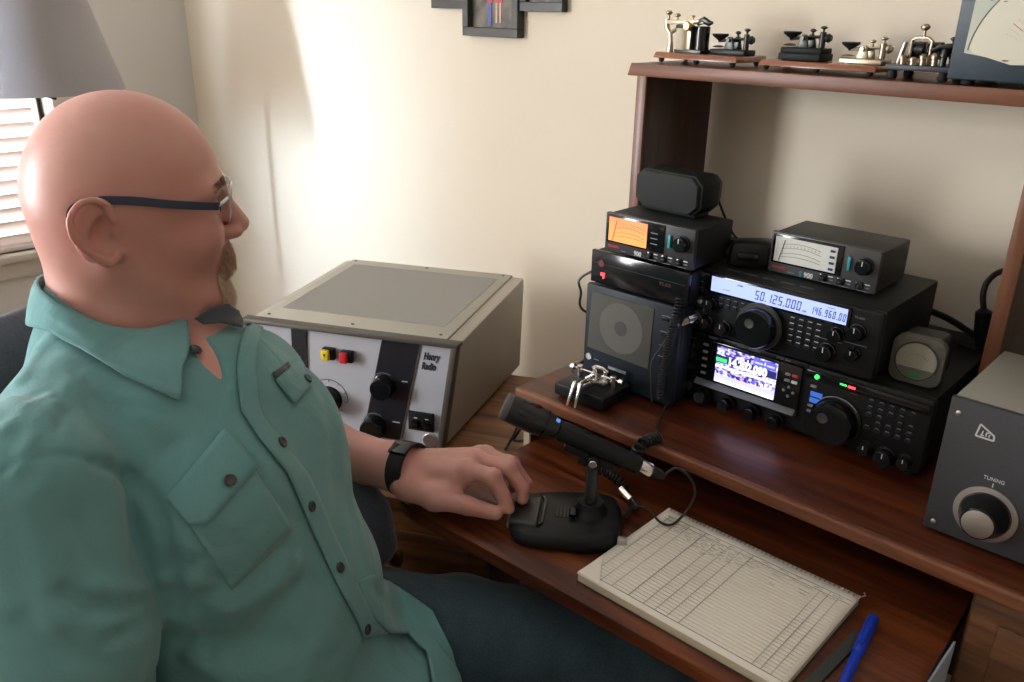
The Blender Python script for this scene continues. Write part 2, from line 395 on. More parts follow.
# right pedestal
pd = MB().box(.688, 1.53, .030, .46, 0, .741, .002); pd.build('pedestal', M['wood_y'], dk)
def raised_front(parent, x0, x1, z0, z1, y, m, name='drawer', depth=.018):
    d = MB().box(x0, x1, y-depth, y, z0, z1, .004).build(name, m, parent)
    MB().prism([(x0+.03, z0+.025), (x1-.03, z0+.025), (x1-.03, z1-.025), (x0+.03, z1-.025)], y-depth-.006, y-depth, 'y', .005).build('raised_panel', m, d)
    return d
for i, (a, b) in enumerate(((.60, .735), (.40, .59), (.11, .39))):
    d = raised_front(dk, .692, 1.08, a, b, .030, M['wood_ped'])
    MB().lathe([(.006, 0), (.006, .012), (.014, .018), (.015, .026), (.006, .030)], (.886, .006, (a+b)/2), (0, -1, 0), 20).build('drawer_knob', M['brass'], d)
    d = raised_front(dk, 1.10, 1.51, a, b, .030, M['wood_ped'])
    MB().lathe([(.006, 0), (.006, .012), (.014, .018), (.015, .026), (.006, .030)], (1.30, .006, (a+b)/2), (0, -1, 0), 20).build('drawer_knob', M['brass'], d)

ht = thing('desk_hutch', 'open wooden hutch shelf standing on the back of the desk', 'shelf unit', (-.84, 1.17, .76))
for x in (.008, .589, 1.15):
    p = MB().box(x, x+.018, .004, .205, 0, .470, .001).build('upright', M['wood_y'], ht)
    MB().box(x-.0003, x+.0183, 0, .0045, 0, .470, .001).build('front_edging', M['wood_front'], p)
sv = MB(); sv.prism([(-.012, .470), (1.18, .470), (1.18, .488), (-.004, .488)], .003, .212, 'y'); so = sv.build('shelf', M['wood_top'], ht)
MB().hexa([(-.012, .0, .469), (1.18, .0, .469), (1.18, .004, .469), (-.012, .004, .469), (-.005, -.001, .4885), (1.18, -.001, .4885), (1.18, .004, .4885), (-.005, .004, .4885)], .001).build('front_edging', M['wood_edge'], so)

# ------------------------------------------------------------------ corner credenza (turned to face the chair) with the amplifier
U_ = Vector((.887, .462, 0)); V_ = Vector((-.462, .887, 0)); RZ = math.atan2(.462, .887)
def uv(u, v, z=0): return U_*u+V_*v+Vector((0, 0, z))
cr = thing('credenza', 'low brown wooden cabinet set across the corner under the big grey amplifier', 'cabinet', tuple(uv(-.80, 1.043)), RZ)
MB().box(-.54, .480, .006, .485, .06, .60, .002).build('body', M['wood_cred'], cr)
MB().box(-.55, .485, -.012, .497, .60, .62, .005).build('top', M['wood_cred'], cr)
MB().box(-.52, .46, .03, .46, 0, .06).build('plinth', M['wood_y'], cr)
for (x0, x1) in ((-.535, -.19), (-.17, .165), (.19, .475)):
    for (z0, z1) in ((.46, .59), (.08, .445)):
        d = raised_front(cr, x0, x1, z0, z1, .006, M['wood_cred'], 'drawer' if z0 > .4 else 'cabinet_door')
        xm = (x0+x1)/2+(.09 if x0 == -.17 else 0)
        MB().lathe([(.006, 0), (.006, .01), (.013, .016), (.014, .022), (.006, .026)], (xm, -.018, .525 if z0 > .4 else .40), (0, -1, 0), 20).build('drawer_knob', M['brass'], d)

# ------------------------------------------------------------------ big grey linear amplifier
M['amp_top'] = mat('amp_top_paint', (.40, .385, .32), .5, bump=.1, bscale=500)
M['amp_side'] = mat('amp_side_paint', (.42, .395, .33), .30, spec=.6)
M['amp_mesh'] = mat('amp_perforated_top', (.30, .295, .265), .6, noise=.25, nscale=1200, bump=.6, bscale=1500)
M['amp_face'] = mat('amp_face_paint', (.42, .435, .475), .35)
M['amp_trim'] = mat('amp_bezel', (.075, .068, .055), .5)
am = thing('linear_amplifier', 'large grey and cream amplifier cabinet on the corner cabinet beyond the arm', 'amplifier', tuple(uv(-.815, 1.187, .62)), RZ)
def ax_(z, top, bot): return bot+(top-bot)*z/.2
MB().hexa([(.0, .012, .006), (.363, .012, .006), (.392, .385, .006), (.0, .385, .006), (.0, .012, .2), (.391, .012, .2), (.396, .39, .2), (.0, .388, .2)], .006).build('case', M['amp_side'], am)
MB().hexa([(.018, .008, .196), (.366, .008, .196), (.371, .388, .196), (.018, .386, .196), (.018, .008, .2035), (.366, .008, .2035), (.371, .388, .2035), (.018, .386, .2035)], .002).build('top_panel', M['amp_top'], am)
MB().hexa([(.036, .066, .203), (.343, .066, .203), (.351, .350, .203), (.038, .352, .203), (.036, .066, .2043), (.343, .066, .2043), (.351, .350, .2043), (.038, .352, .2043)]).build('vent_screen', M['amp_mesh'], am)
b = MB()
b.hexa([(-.004, -.006, .196), (.392, -.006, .196), (.394, .016, .196), (-.004, .016, .196), (-.004, -.006, .204), (.392, -.006, .204), (.394, .016, .204), (-.004, .016, .204)], .002)
b.hexa([(.350, -.006, .0), (.361, -.006, .0), (.363, .014, .0), (.350, .014, .0), (.380, -.006, .2), (.391, -.006, .2), (.392, .014, .2), (.380, .014, .2)], .002)
b.hexa([(-.004, -.006, .0), (.008, -.006, .0), (.008, .014, .0), (-.004, .014, .0), (-.004, -.006, .2), (.008, -.006, .2), (.008, .014, .2), (-.004, .014, .2)], .002)
b.box(-.002, .358, -.004, .014, 0, .006, .001)
b.build('bezel', M['amp_trim'], am)
fa = MB().hexa([(.010, .004, .004), (.351, .004, .004), (.351, .012, .004), (.010, .012, .004), (.010, .004, .197), (.379, .004, .197), (.379, .012, .197), (.010, .012, .197)]).build('front_panel', M['amp_face'], am)
# slanted black band, left dark slot, seams
M['amp_blk'] = mat('amp_black_band', (.010, .012, .018), .35)
MB().hexa([(.2125, .0015, .010), (.281, .0015, .010), (.281, .005, .010), (.2125, .005, .010), (.2565, .0015, .1945), (.323, .0015, .1945), (.323, .005, .1945), (.2565, .005, .1945)]).build('black_band', M['amp_blk'], am)
MB().hexa([(.080, .0015, .010), (.106, .0015, .010), (.106, .005, .010), (.080, .005, .010), (.088, .0015, .1945), (.117, .0015, .1945), (.117, .005, .1945), (.088, .005, .1945)]).build('black_band', M['amp_blk'], am)
MB().hexa([(.284, .003, .01), (.2852, .003, .01), (.2852, .005, .01), (.284, .005, .01), (.326, .003, .1945), (.3272, .003, .1945), (.3272, .005, .1945), (.326, .005, .1945)]).build('seam', M['amp_trim'], am)
def sqlamp(x, z, m, lab):
    o = MB().box(x-.010, x+.011, -.006, .004, z-.0105, z+.010, .001).build('indicator_housing', M['blk'], am)
    MB().box(x-.010, x+.004, -.012, -.003, z-.0105, z+.008, .002).build('indicator_lens', m, o)
    o['label'] = lab; return o
M['yellow'] = mat('yellow_lens', (.75, .56, .02), .3); M['redlens'] = mat('red_lens', (.55, .02, .03), .3)
o = sqlamp(.158, .158, M['yellow'], 'square yellow indicator')
MB().prism([(.1525, .160), (.1575, .160), (.155, .155)], -.0125, -.012, 'y').build('triangle_mark', M['dark_ink'], o)
sqlamp(.192, .157, M['redlens'], 'square red indicator')
def bigknob(x, z, r, h, m, mark=True):
    o = MB().lathe([(r*1.12, 0), (r*1.1, .002), (r, .003), (r*.97, h*.85), (r*.88, h)], (x, .004, z), (0, -1, 0), 32).build('knob', m, am)
    if mark: MB().box(x-.0007, x+.0007, .003-h, .005-h, z+r*.2, z+r*.8).build('pointer', M['white_ink'], o)
    return o
bigknob(.1515, .0695, .021, .026, M['blk'])
for k in range(17):
    a = math.radians(225-k*270/16); ca, sa = math.cos(a), math.sin(a)
    if k % 2 == 0: MB().tube([(.1515+ca*.029, .0035, .072+sa*.029), (.1515+ca*.033, .0035, .072+sa*.033)], .0005, 4).build('dial_tick', M['dark_ink'], am)
arc = [(.1515+math.cos(math.radians(200-i*11))*.0345, .0035, .072+math.sin(math.radians(200-i*11))*.0345) for i in range(20)]
MB().tube(arc, .0005, 4).build('dial_arc', M['dark_ink'], am)
bigknob(.2575, .110, .020, .024, M['blk_gloss'], False); bigknob(.2365, .030, .021, .026, M['blk_gloss'], False)
MB().tube([(.2575+math.cos(math.radians(60+i*10))*.024, .001, .110+math.sin(math.radians(60+i*10))*.024) for i in range(13)], .0005, 4).build('dial_arc', M['grey_ink'], am)
MB().tube([(.2365+math.cos(math.radians(60+i*10))*.025, .001, .030+math.sin(math.radians(60+i*10))*.025) for i in range(13)], .0005, 4).build('dial_arc', M['grey_ink'], am)
MB().box(.290, .300, .0005, .002, .1225, .124).build('dial_mark', M['white_ink'], am)
MB().box(.270, .283, .0005, .002, .0435, .045).build('dial_mark', M['white_ink'], am)
sw = MB().box(.300, .346, -.002, .004, .036, .070, .001).build('switch_plate', M['blk'], am)
for xx in (.314, .334):
    MB().box(xx-.006, xx+.006, -.008, -.001, .042, .056, .0015).build('rocker', M['blk_gloss'], sw)
    MB().box(xx-.003, xx+.003, -.0023, -.0018, .059, .0605).build('switch_mark', M['white_ink'], sw)
text(am, 'Henry', .0175, (.3285, .0035, .168), M['dark_ink'], shear=.35, sx=.62, bold=.0007)
text(am, 'Radio', .0175, (.3245, .0035, .150), M['dark_ink'], shear=.35, sx=.62, bold=.0007)
MB().lathe([(.013, 0), (.013, .002), (.012, .003)], (.337, .004, .018), (0, -1, 0), 24).build('label_plate', M['alu'], am)
for (x, y) in ((.03, .03), (.35, .03), (.355, .375), (.03, .375), (.19, .03), (.19, .375)):
    MB().cyl((x, y, .2030), (x, y, .2045), .003, n=12).build('screw', M['amp_trim'], am)
for (x, y) in ((.03, .05), (.34, .05), (.03, .35), (.36, .35)):
    MB().cyl((x, y, 0), (x, y, .007), .012, n=16).build('foot', M['rubber'], am)

SEG = {'0': 'abcdef', '1': 'bc', '2': 'abged', '3': 'abgcd', '4': 'fgbc', '5': 'afgcd', '6': 'afgedc', '7': 'abc', '8': 'abcdefg', '9': 'abcdfg'}
def seven(parent, s_, x, y, z, h, m, w=None, sl=.10):
    w = w or h*.52; t = h*.11; mb = MB(); g = t*.25
    def q(x0, z0, x1, z1):
        P_ = [(x0, z0), (x1, z0), (x1, z1), (x0, z1)]; mb.prism([(a+b_*sl, z+b_) for a, b_ in P_], y-.0002, y, 'y')
    for ch_ in s_:
        if ch_ == '.': q(x, 0, x+t*1.2, t*1.2); x += t*2.4; continue
        if ch_ == ' ': x += w; continue
        for c_ in SEG[ch_]:
            if c_ == 'a': q(x+g, h-t, x+w-g, h)
            if c_ == 'g': q(x+g, h/2-t/2, x+w-g, h/2+t/2)
            if c_ == 'd': q(x+g, 0, x+w-g, t)
            if c_ == 'b': q(x+w-t, h/2+g, x+w, h-g)
            if c_ == 'c': q(x+w-t, g, x+w, h/2-g)
            if c_ == 'f': q(x, h/2+g, x+t, h-g)
            if c_ == 'e': q(x, g, x+t, h/2-g)
        x += w+t*1.6
    return mb.build('frequency_digits', m, parent, smooth=False)

# ------------------------------------------------------------------ lower transceiver (colour screen)
def btn_o(parent, x, z, w, h, y, m, t=.002, name='button', label=None):
    o = MB().box(x-w/2, x+w/2, y-t, y+.001, z-h/2, z+h/2, min(w, h)*.2, 1).build(name, m, parent)
    if label: o['label'] = label
    return o
ft = thing('transceiver', 'wide black radio with a bright colour screen, lowest in the radio stack', 'radio', (-.631, 1.062, .76))
MB().box(.004, .361, .010, .300, .013, .115, .003).build('case', M['blk_case'], ft)
fp = MB(); fp.box(0, .365, 0, .014, .012, .118, .004, 3); fp.build('front_panel', M['blk'], ft)
MB().hexa([(.002, -.002, .1125), (.197, -.002, .1125), (.197, .004, .1125), (.002, .004, .1125), (.002, -.001, .1185), (.197, -.001, .1185), (.197, .006, .1185), (.002, .006, .1185)], .001).build('top_bezel', M['blk'], ft)
# raised left display block and silver ledge
MB().box(.028, .192, -.006, .001, .046, .112, .002).build('display_block', M['blk_gloss'], ft)
M['ledge'] = mat('grey_ledge', (.12, .13, .145), .4)
MB().hexa([(.028, -.014, .040), (.190, -.014, .040), (.190, .0, .036), (.028, .0, .036), (.028, -.006, .047), (.190, -.006, .047), (.190, .002, .047), (.028, .002, .047)], .001).build('ledge', M['ledge'], ft)
def screen_mat():
    m = bpy.data.materials.new('colour_screen'); m.use_nodes = True; nt = m.node_tree; b = nt.nodes['Principled BSDF']
    b.inputs['Base Color'].default_value = (.01, .01, .01, 1); b.inputs['Roughness'].default_value = .2
    tc = nt.nodes.new('ShaderNodeTexCoord'); mp = nt.nodes.new('ShaderNodeMapping'); mp.inputs['Scale'].default_value = (1, 1, 1.6)
    nt.links.new(tc.outputs['Object'], mp.inputs['Vector'])
    n = nt.nodes.new('ShaderNodeTexNoise'); n.inputs['Scale'].default_value = 170; n.inputs['Detail'].default_value = 2
    nt.links.new(mp.outputs[0], n.inputs['Vector'])
    r = nt.nodes.new('ShaderNodeValToRGB'); e = r.color_ramp.elements
    e[0].position = .34; e[0].color = (.03, .02, .16, 1); e[1].position = .66; e[1].color = (.85, .80, 1, 1)
    q = e.new(.50); q.color = (.30, .27, .85, 1); q = e.new(.42); q.color = (.10, .05, .35, 1)
    nt.links.new(n.outputs['Fac'], r.inputs[0]); nt.links.new(r.outputs[0], b.inputs['Emission Color']); b.inputs['Emission Strength'].default_value = 1.1
    return m
sc = MB().box(.0592, .1558, -.0075, -.006, .0515, .1075).build('screen', screen_mat(), ft)
E_ = lambda n, c, s: lamp(n, c, s)
def patch(parent, x0, x1, z0, z1, y, m, name='screen_patch'): return MB().box(x0, x1, y-.0003, y, z0, z1).build(name, m, parent)
M['s_dark'] = E_('screen_dark', (.02, .02, .16), .8); M['s_white'] = E_('screen_white', (.85, .86, 1), 1.5); M['s_lav'] = E_('screen_lavender', (.50, .46, .95), 1.15)
M['s_grn'] = E_('screen_green', (.05, .75, .15), 1.1); M['s_blue'] = E_('screen_blue', (.10, .12, .75), 1.0); M['s_pink'] = E_('screen_pink', (.85, .25, .45), 1.1)
ys_ = -.0075
patch(sc, .0592, .1558, .0515, .0570, ys_, M['s_white'], 'screen_footer')
patch(sc, .0592, .1558, .0570, .0640, ys_, M['s_lav'], 'screen_strip')
patch(sc, .0592, .1558, .0755, .0790, ys_, M['s_white'], 'screen_strip')
patch(sc, .0592, .1558, .0830, .0945, ys_, M['s_dark'], 'frequency_strip')
patch(sc, .0592, .077, .0845, .0905, ys_-.0003, M['s_grn'], 'screen_badge')
text(sc, '14.202,000', .0165, (.0785, ys_-.0006, .0834), M['s_white'], sx=.86, bold=.0007, name='frequency_digits')
patch(sc, .119, .136, .0950, .1060, ys_, M['s_blue'], 'screen_box'); patch(sc, .138, .1545, .0950, .1060, ys_, M['s_blue'], 'screen_box')
patch(sc, .121, .134, .099, .1015, ys_-.0003, M['s_lav'], 'screen_bar'); patch(sc, .140, .152, .099, .1015, ys_-.0003, M['s_lav'], 'screen_bar')
for k in range(9): patch(sc, .061+k*.0063, .0645+k*.0063, .0955, .0975+random.random()*.009, ys_, random.choice([M['s_white'], M['s_pink'], M['s_dark']]), 'spectrum_bar')
for k in range(14): patch(sc, .0615+k*.0066, .0650+k*.0066, .0650, .0670+random.random()*.007, ys_, random.choice([M['s_blue'], M['s_dark'], M['s_pink'], M['s_white']]), 'spectrum_bar')
for i, x in enumerate((.0435, .0833, .125, .1632)):
    k = knob(ft, x, .0205, 0, .0105, .020, M['blk_gloss'], mark=False)
    MB().lathe([(.0125, 0), (.0125, .007)], (x, 0, .0205), (0, -1, 0), 28).build('knob_ring', M['blk'], k)
for z in (.1036, .0921, .0806, .069, .0576): btn_o(ft, .0392, z, .0085, .0038, -.006, M['grey_ink'])
btn_o(ft, .1827, .097, .009, .0045, -.006, M['red_ink']); btn_o(ft, .1827, .0877, .009, .0045, -.006, M['white_ink']); btn_o(ft, .172, .0877, .008, .004, -.006, M['grey_ink']); btn_o(ft, .172, .097, .008, .004, -.006, M['grey_ink'])
for dx, dz in ((0, .007), (0, -.007), (-.007, 0), (.007, 0)): btn_o(ft, .176+dx, .0715+dz, .004, .004, -.006, M['grey_ink'])
for z, m_ in ((.0921, M['grey_ink']), (.0765, M['grey_ink']), (.0592, M['alu'])):
    MB().lathe([(.0062, 0), (.0062, .003), (.0045, .003), (.0045, .001)], (.010, 0, z), (0, -1, 0), 20).build('jack', M['alu'], ft)
MB().lathe([(.0085, 0), (.0085, .008), (.0065, .008), (.0065, .003)], (.0105, 0, .026), (0, -1, 0), 24).build('microphone_jack', M['alu'], ft)
text(ft, 'POWER', .0035, (.0055, -.0005, .1040), M['grey_ink']); text(ft, 'FH-2', .0035, (.0055, -.0005, .0815), M['grey_ink'])
text(ft, 'YAESU', .0052, (.040, -.0024, .1138), M['grey_ink']); text(ft, 'HF/50MHz TRANSCEIVER', .0034, (.088, -.0024, .1140), M['grey_ink']); text(ft, 'FTDX 3000', .0044, (.150, -.0024, .1138), M['grey_ink'])
# right half
MB().box(.196, .361, -.003, .001, .098, .1115, .001).build('status_strip', M['blk_gloss'], ft)
MB().cyl((.2122, -.002, .105), (.2122, -.005, .105), .0032, n=16).build('led', M['led_grn'], ft)
patch(ft, .2445, .2535, .1038, .1062, -.0031, M['led_grn'], 'led'); patch(ft, .2555, .2655, .1030, .1062, -.0031, M['led_red'], 'led')
patch(ft, .259, .268, .0950, .0958, -.0002, M['red_ink'], 'print_mark')
for z in (.0785, .0693): patch(ft, .2065, .2235, z-.0037, z+.0037, -.0032, M['btn_blue'], 'lit_button')
for z in (.0885, .0590, .0505): btn_o(ft, .2085, z, .009, .004, 0, M['grey_ink'])
v = MB().lathe([(.036, 0), (.036, .003), (.0315, .004), (.030, .022), (.0285, .024), (.010, .0235)], (.2465, 0, .0500), (0, -1, 0), 56).build('tuning_knob', M['blk_gloss'], ft)
MB().tube([(.2465+math.cos(math.radians(a))*.0345, -.0035, .05+math.sin(math.radians(a))*.0345) for a in range(40, 140, 4)], .0008, 6).build('knob_scale', M['grey_ink'], v)
MB().lathe([(.0075, 0), (.0075, .0012), (.006, .0005)], (.2365, -.024, .058), (0, -1, 0), 24).build('finger_dimple', M['gry_case'], v)
for i in range(5):
    for j in range(5):
        if (i+j*2) % 7 == 6: continue
        btn_o(ft, .288+i*.0135, .092-j*.0095, .008, .0045, 0, M['blu_case'])
        patch(ft, .2855+i*.0135, .2905+i*.0135, .0951-j*.0095, .0960-j*.0095, -.0005, M['grey_ink'], 'print_mark')
knob(ft, .3197, .0231, 0, .013, .018); knob(ft, .3450, .026, 0, .009, .015); knob(ft, .293, .026, 0, .009, .015)
for x in (.02, .345):
    for y in (.02, .28): MB().cyl((x, y, 0), (x, y, .014), .010, n=16).build('foot', M['rubber'], ft)

# ------------------------------------------------------------------ upper transceiver (blue-white display)
ts = thing('transceiver', 'black radio with a long pale blue frequency display, on top of the lower radio', 'radio', (-.62, 1.051, .878))
MB().box(.003, .274, .010, .205, .008, .099, .003).build('case', M['blk_case'], ts)
MB().box(0, .277, 0, .013, .006, .100, .004, 3).build('front_panel', M['blk'], ts)
for k in range(5): MB().box(.035+k*.028, .055+k*.028, .030, .036, .0985, .0995).build('vent_slot', M['gry_case'], ts)
MB().box(.026, .236, -.003, .001, .0700, .0975, .001).build('display_window', M['blk_gloss'], ts)
dsp = MB().box(.0305, .2315, -.0035, -.003, .0737, .0955).build('display', M['lcd'], ts)
M['lcd_ink'] = mat('lcd_segment', (.04, .05, .16), .5)
seven(dsp, '50.125.000', .1000, -.0037, .0775, .0130, M['lcd_ink'], w=.0056)
seven(dsp, '146.960.00', .1825, -.0037, .0780, .0105, M['lcd_ink'], w=.0036)
text(dsp, 'USB', .0035, (.1705, -.0037, .0772), M['lcd_ink'], name='display_text'); text(dsp, 'MAIN', .0035, (.072, -.0037, .090), M['lcd_ink'], name='display_text')
patch(dsp, .050, .062, .0795, .0802, -.0035, M['lcd_ink'], 'display_bar'); patch(dsp, .205, .215, .0915, .0922, -.0035, M['lcd_ink'], 'display_bar')
v = MB().lathe([(.033, 0), (.033, .004), (.029, .006), (.0275, .024), (.026, .026), (.009, .0255)], (.1135, 0, .0405), (0, -1, 0), 56).build('tuning_knob', M['blk_gloss'], ts)
MB().lathe([(.0335, .004), (.0345, .005), (.0345, .0085), (.0335, .010)], (.1135, 0, .0405), (0, -1, 0), 56).build('knob_ring', M['gry_case'], v)
MB().lathe([(.007, 0), (.007, .001), (.0055, .0004)], (.108, -.026, .049), (0, -1, 0), 24).build('finger_dimple', M['gry_case'], v)
for (x, z, r) in ((.0322, .053, .0095), (.0575, .022, .0105), (.0287, .024, .0095), (.2215, .058, .010), (.2115, .030, .0125), (.2475, .068, .011), (.2475, .038, .009)): knob(ts, x, z, 0, r, .015, M['blk_gloss'])
MB().lathe([(.009, 0), (.009, .010), (.007, .010), (.007, .003)], (.0135, 0, .0292), (0, -1, 0), 24).build('microphone_jack', M['alu'], ts)
MB().lathe([(.0058, 0), (.0058, .002), (.004, .002), (.004, .001)], (.0133, 0, .0545), (0, -1, 0), 20).build('headphone_jack', M['alu'], ts)
for z in (.088, .079, .070): btn_o(ts, .0125, z, .010, .0045, 0, M['blu_case']); patch(ts, .0085, .0165, z+.0035, z+.0042, -.0004, M['grey_ink'], 'print_mark')
for i in range(4):
    for j in range(5):
        btn_o(ts, .158+i*.0125, .0615-j*.0085, .0085, .0042, 0, M['blu_case']); patch(ts, .155+i*.0125, .161+i*.0125, .0643-j*.0085, .0652-j*.0085, -.0005, M['white_ink'], 'print_mark')
for i in range(4):
    for j in range(2):
        btn_o(ts, .047+i*.0115, .0625-j*.0085, .0080, .004, 0, M['blu_case']); patch(ts, .0445+i*.0115, .0495+i*.0115, .0652-j*.0085, .066-j*.0085, -.0005, M['grey_ink'], 'print_mark')
text(ts, 'KENWOOD', .0045, (.008, -.0004, .0935), M['grey_ink']); text(ts, 'TS-2000', .004, (.240, -.0004, .086), M['grey_ink'])
patch(ts, .232, .262, .0505, .0513, -.0004, M['grey_ink'], 'print_mark'); patch(ts, .198, .230, .0465, .0473, -.0004, M['grey_ink'], 'print_mark')
for x in (.02, .25):
    for y in (.03, .18): MB().cyl((x, y, 0), (x, y, .009), .009, n=16).build('foot', M['rubber'], ts)

# ------------------------------------------------------------------ SWR meters
def meter_face(name, lit):
    m = bpy.data.materials.new(name); m.use_nodes = True; nt = m.node_tree; b = nt.nodes['Principled BSDF']
    if lit:
        tc = nt.nodes.new('ShaderNodeTexCoord'); sp_ = nt.nodes.new('ShaderNodeSeparateXYZ'); nt.links.new(tc.outputs['Object'], sp_.inputs[0])
        r = nt.nodes.new('ShaderNodeMapRange'); r.inputs[1].default_value = .025; r.inputs[2].default_value = .055
        nt.links.new(sp_.outputs[2], r.inputs[0])
        mx = nt.nodes.new('ShaderNodeMix'); mx.data_type = 'RGBA'; mx.inputs[6].default_value = (1, .21, .025, 1); mx.inputs[7].default_value = (1, .13, .040, 1)
        nt.links.new(r.outputs[0], mx.inputs[0]); nt.links.new(mx.outputs[2], b.inputs['Emission Color']); b.inputs['Emission Strength'].default_value = 1.0
        b.inputs['Base Color'].default_value = (.4, .2, .08, 1)
    else: b.inputs['Base Color'].default_value = (.62, .62, .56, 1)
    return m
M['mf_lit'] = meter_face('lit_meter_face', True); M['mf'] = meter_face('meter_face', False)
M['mf_lin'] = mat('meter_scale', (.12, .12, .11), .7); M['mf_lin_o'] = mat('meter_scale_lit', (.25, .06, .02), .7, emis=(.6, .15, .04), estr=.5)
def swr(name, label, loc, lit, case, panel, rz=0):
    t = thing(name, label, 'meter', loc, rz)
    MB().box(0, .155, .004, .105, .004, .060, .002).build('case', case, t)
    MB().box(-.001, .156, 0, .008, .003, .062, .002).build('front_panel', panel, t)
    MB().box(.003, .106, -.002, .002, .0175, .0600, .001).build('meter_bezel', M['blk_gloss'], t)
    f = MB().box(.0075, .0765 if lit else .098, -.0025, -.002, .0205, .0565).build('meter_face', M['mf_lit'] if lit else M['mf'], t)
    ln = M['mf_lin_o'] if lit else M['mf_lin']; x1 = .0745 if lit else .078; w = x1-.02
    for (z0, sag) in ((.047, .004), (.041, .004), (.0335, .004), (.029, .003)):
        MB().tube([(.018+w*k/12, -.0027, z0+sag*4*(k/12)*(1-k/12)-.001) for k in range(13)], .00035, 4).build('scale_arc', ln, f)
    for k in range(11): MB().tube([(.020+w*k/11, -.0027, .042+.012*(k/11)*(1-k/11)), (.020+w*k/11, -.0027, .0445+.012*(k/11)*(1-k/11))], .0003, 4).build('scale_tick', ln, f)
    MB().tube([(.015, -.0030, .021), (.022, -.0030, .053)], .0004, 5).build('needle', M['blk'], f)
    if not lit:
        for k in range(4):
            MB().box(.0815, .0970, -.0030, -.0025, .0220+k*.0085, .0285+k*.0085).build('range_key', M['white_ink'], f)
            MB().box(.0885, .0955, -.0034, -.0030, .0235+k*.0085, .0270+k*.0085).build('range_mark', M['dark_ink'], f)
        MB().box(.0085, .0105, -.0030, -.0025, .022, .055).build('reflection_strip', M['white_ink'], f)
    else:
        for k in range(3): patch(t, .083, .095, .029+k*.008, .0302+k*.008, -.002, M['grey_ink'], 'print_mark')
    MB().box(.1135, .1180, -.004, .001, .029, .048, .001).build('slide_switch', M['teal'], t)
    knob(t, .1370, .0390, 0, .0115, .013, M['blk_gloss'])
    for x in (.0885, .1135, .1395):
        s_ = MB().box(x-.0105, x-.001, -.003, .001, .0065, .0165, .0005).build('button_well', M['blk_gloss'], t)
        MB().box(x-.0075, x-.0015, -.007, -.002, .008, .0125, .0008).build('button', M['blk'], s_)
        patch(t, x+.001, x+.008, .0135, .0150, -.0003, M['white_ink'], 'print_mark'); patch(t, x+.001, x+.008, .009, .0105, -.0003, M['grey_ink'], 'print_mark')
        patch(t, x-.008, x+.006, .0042, .0050, -.0003, M['grey_ink'], 'print_mark')
    text(t, 'DIAMOND', .0050, (.006, -.0004, .0098), M['red_ink'], bold=.0002, sx=.85)
    if not lit: text(t, 'S', .0105, (.0475, -.0004, .0052), M['teal'], sx=.9, bold=.0002)
    text(t, '900', .0105, (.0545, -.0004, .0052), M['white_ink'], sx=.85, bold=.0002)
    patch(t, .030, .040, .0068, .0076, -.0003, M['grey_ink'], 'print_mark')
    for x in (.012, .143):
        for y in (.012, .092): MB().cyl((x, y, 0), (x, y, .005), .005, n=12).build('foot', M['rubber'], t)
    return t
swr('power_meter', 'grey meter box with an unlit white scale on top of the upper radio', (-.537, 1.112, .977), False, M['gry_case'], mat('panel_grey', (.055, .057, .058), .4))
swr('power_meter', 'black meter box with a glowing orange scale in the left stack', (-.757, 1.010, .983), True, M['blk_case'], mat('panel_black', (.028, .030, .031), .4))

# ------------------------------------------------------------------ left stack: speaker, power unit, small speaker
sk = thing('speaker', 'slate-black desk speaker with a square grille at the bottom of the left stack', 'speaker', (-.788, 1.010, .76))
MB().hexa([(.004, .008, .010), (.172, .008, .010), (.172, .040, .010), (.004, .040, .010), (.001, .012, .164), (.176, .012, .164), (.176, .040, .164), (.001, .040, .164)], .003).hexa([(.004, .03, .012), (.150, .03, .012), (.150, .22, .012), (.004, .22, .012), (.002, .03, .163), (.150, .03, .163), (.150, .22, .163), (.002, .22, .163)], .003).build('case', M['blu_case'], sk)
MB().hexa([(-.001, .0, .006), (.173, .0, .006), (.173, .012, .006), (-.001, .012, .006), (-.001, .0, .166), (.177, .0, .166), (.177, .012, .166), (-.001, .012, .166)], .004).build('front_frame', M['blu_case'], sk)
M['grille'] = mat('speaker_grille', (.075, .074, .062), .7, noise=.45, nscale=1600, bump=.7, bscale=1600)
g = MB().hexa([(.0065, -.002, .058), (.1285, -.002, .055), (.1285, .003, .055), (.0065, .003, .058), (.0115, -.002, .155), (.1305, -.002, .155), (.1305, .003, .155), (.0115, .003, .155)], .003).build('grille', M['grille'], sk)
M['cone'] = mat('cone_ring', (.095, .092, .080), .7, noise=.3, nscale=1600)
M['cone_dk'] = mat('cone_centre', (.055, .052, .045), .7, noise=.3, nscale=1600)
for i, (r, mm) in enumerate(((.041, M['cone']), (.012, M['cone_dk']))):
    MB().cyl((.072, -.0018, .107), (.072, -.0021-i*.0002, .107), r, n=48).build('cone_ring', mm, g)
MB().lathe([(.0055, 0), (.0055, .002), (.004, .002), (.004, .001)], (.012, -.0005, .043), (0, -1, 0), 20).build('jack', M['alu'], sk)
patch(sk, .022, .032, .0405, .0415, -.0006, M['grey_ink'], 'print_mark')
MB().box(.052, .087, -.002, 0, .0335, .0385, .0005).build('name_plate', M['grey_ink'], sk)
text(sk, 'KENWOOD', .0050, (.0535, -.0022, .0342), M['white_ink'])
for z in (.143, .118, .096, .078):
    btn_o(sk, .150, z, .012, .005, 0, M['blk']); patch(sk, .143, .158, z+.005, z+.006, -.0004, M['grey_ink'], 'print_mark')
for x in (.02, .135):
    for y in (.02, .2): MB().cyl((x, y, 0), (x, y, .011), .009, n=16).build('foot', M['rubber'], sk)

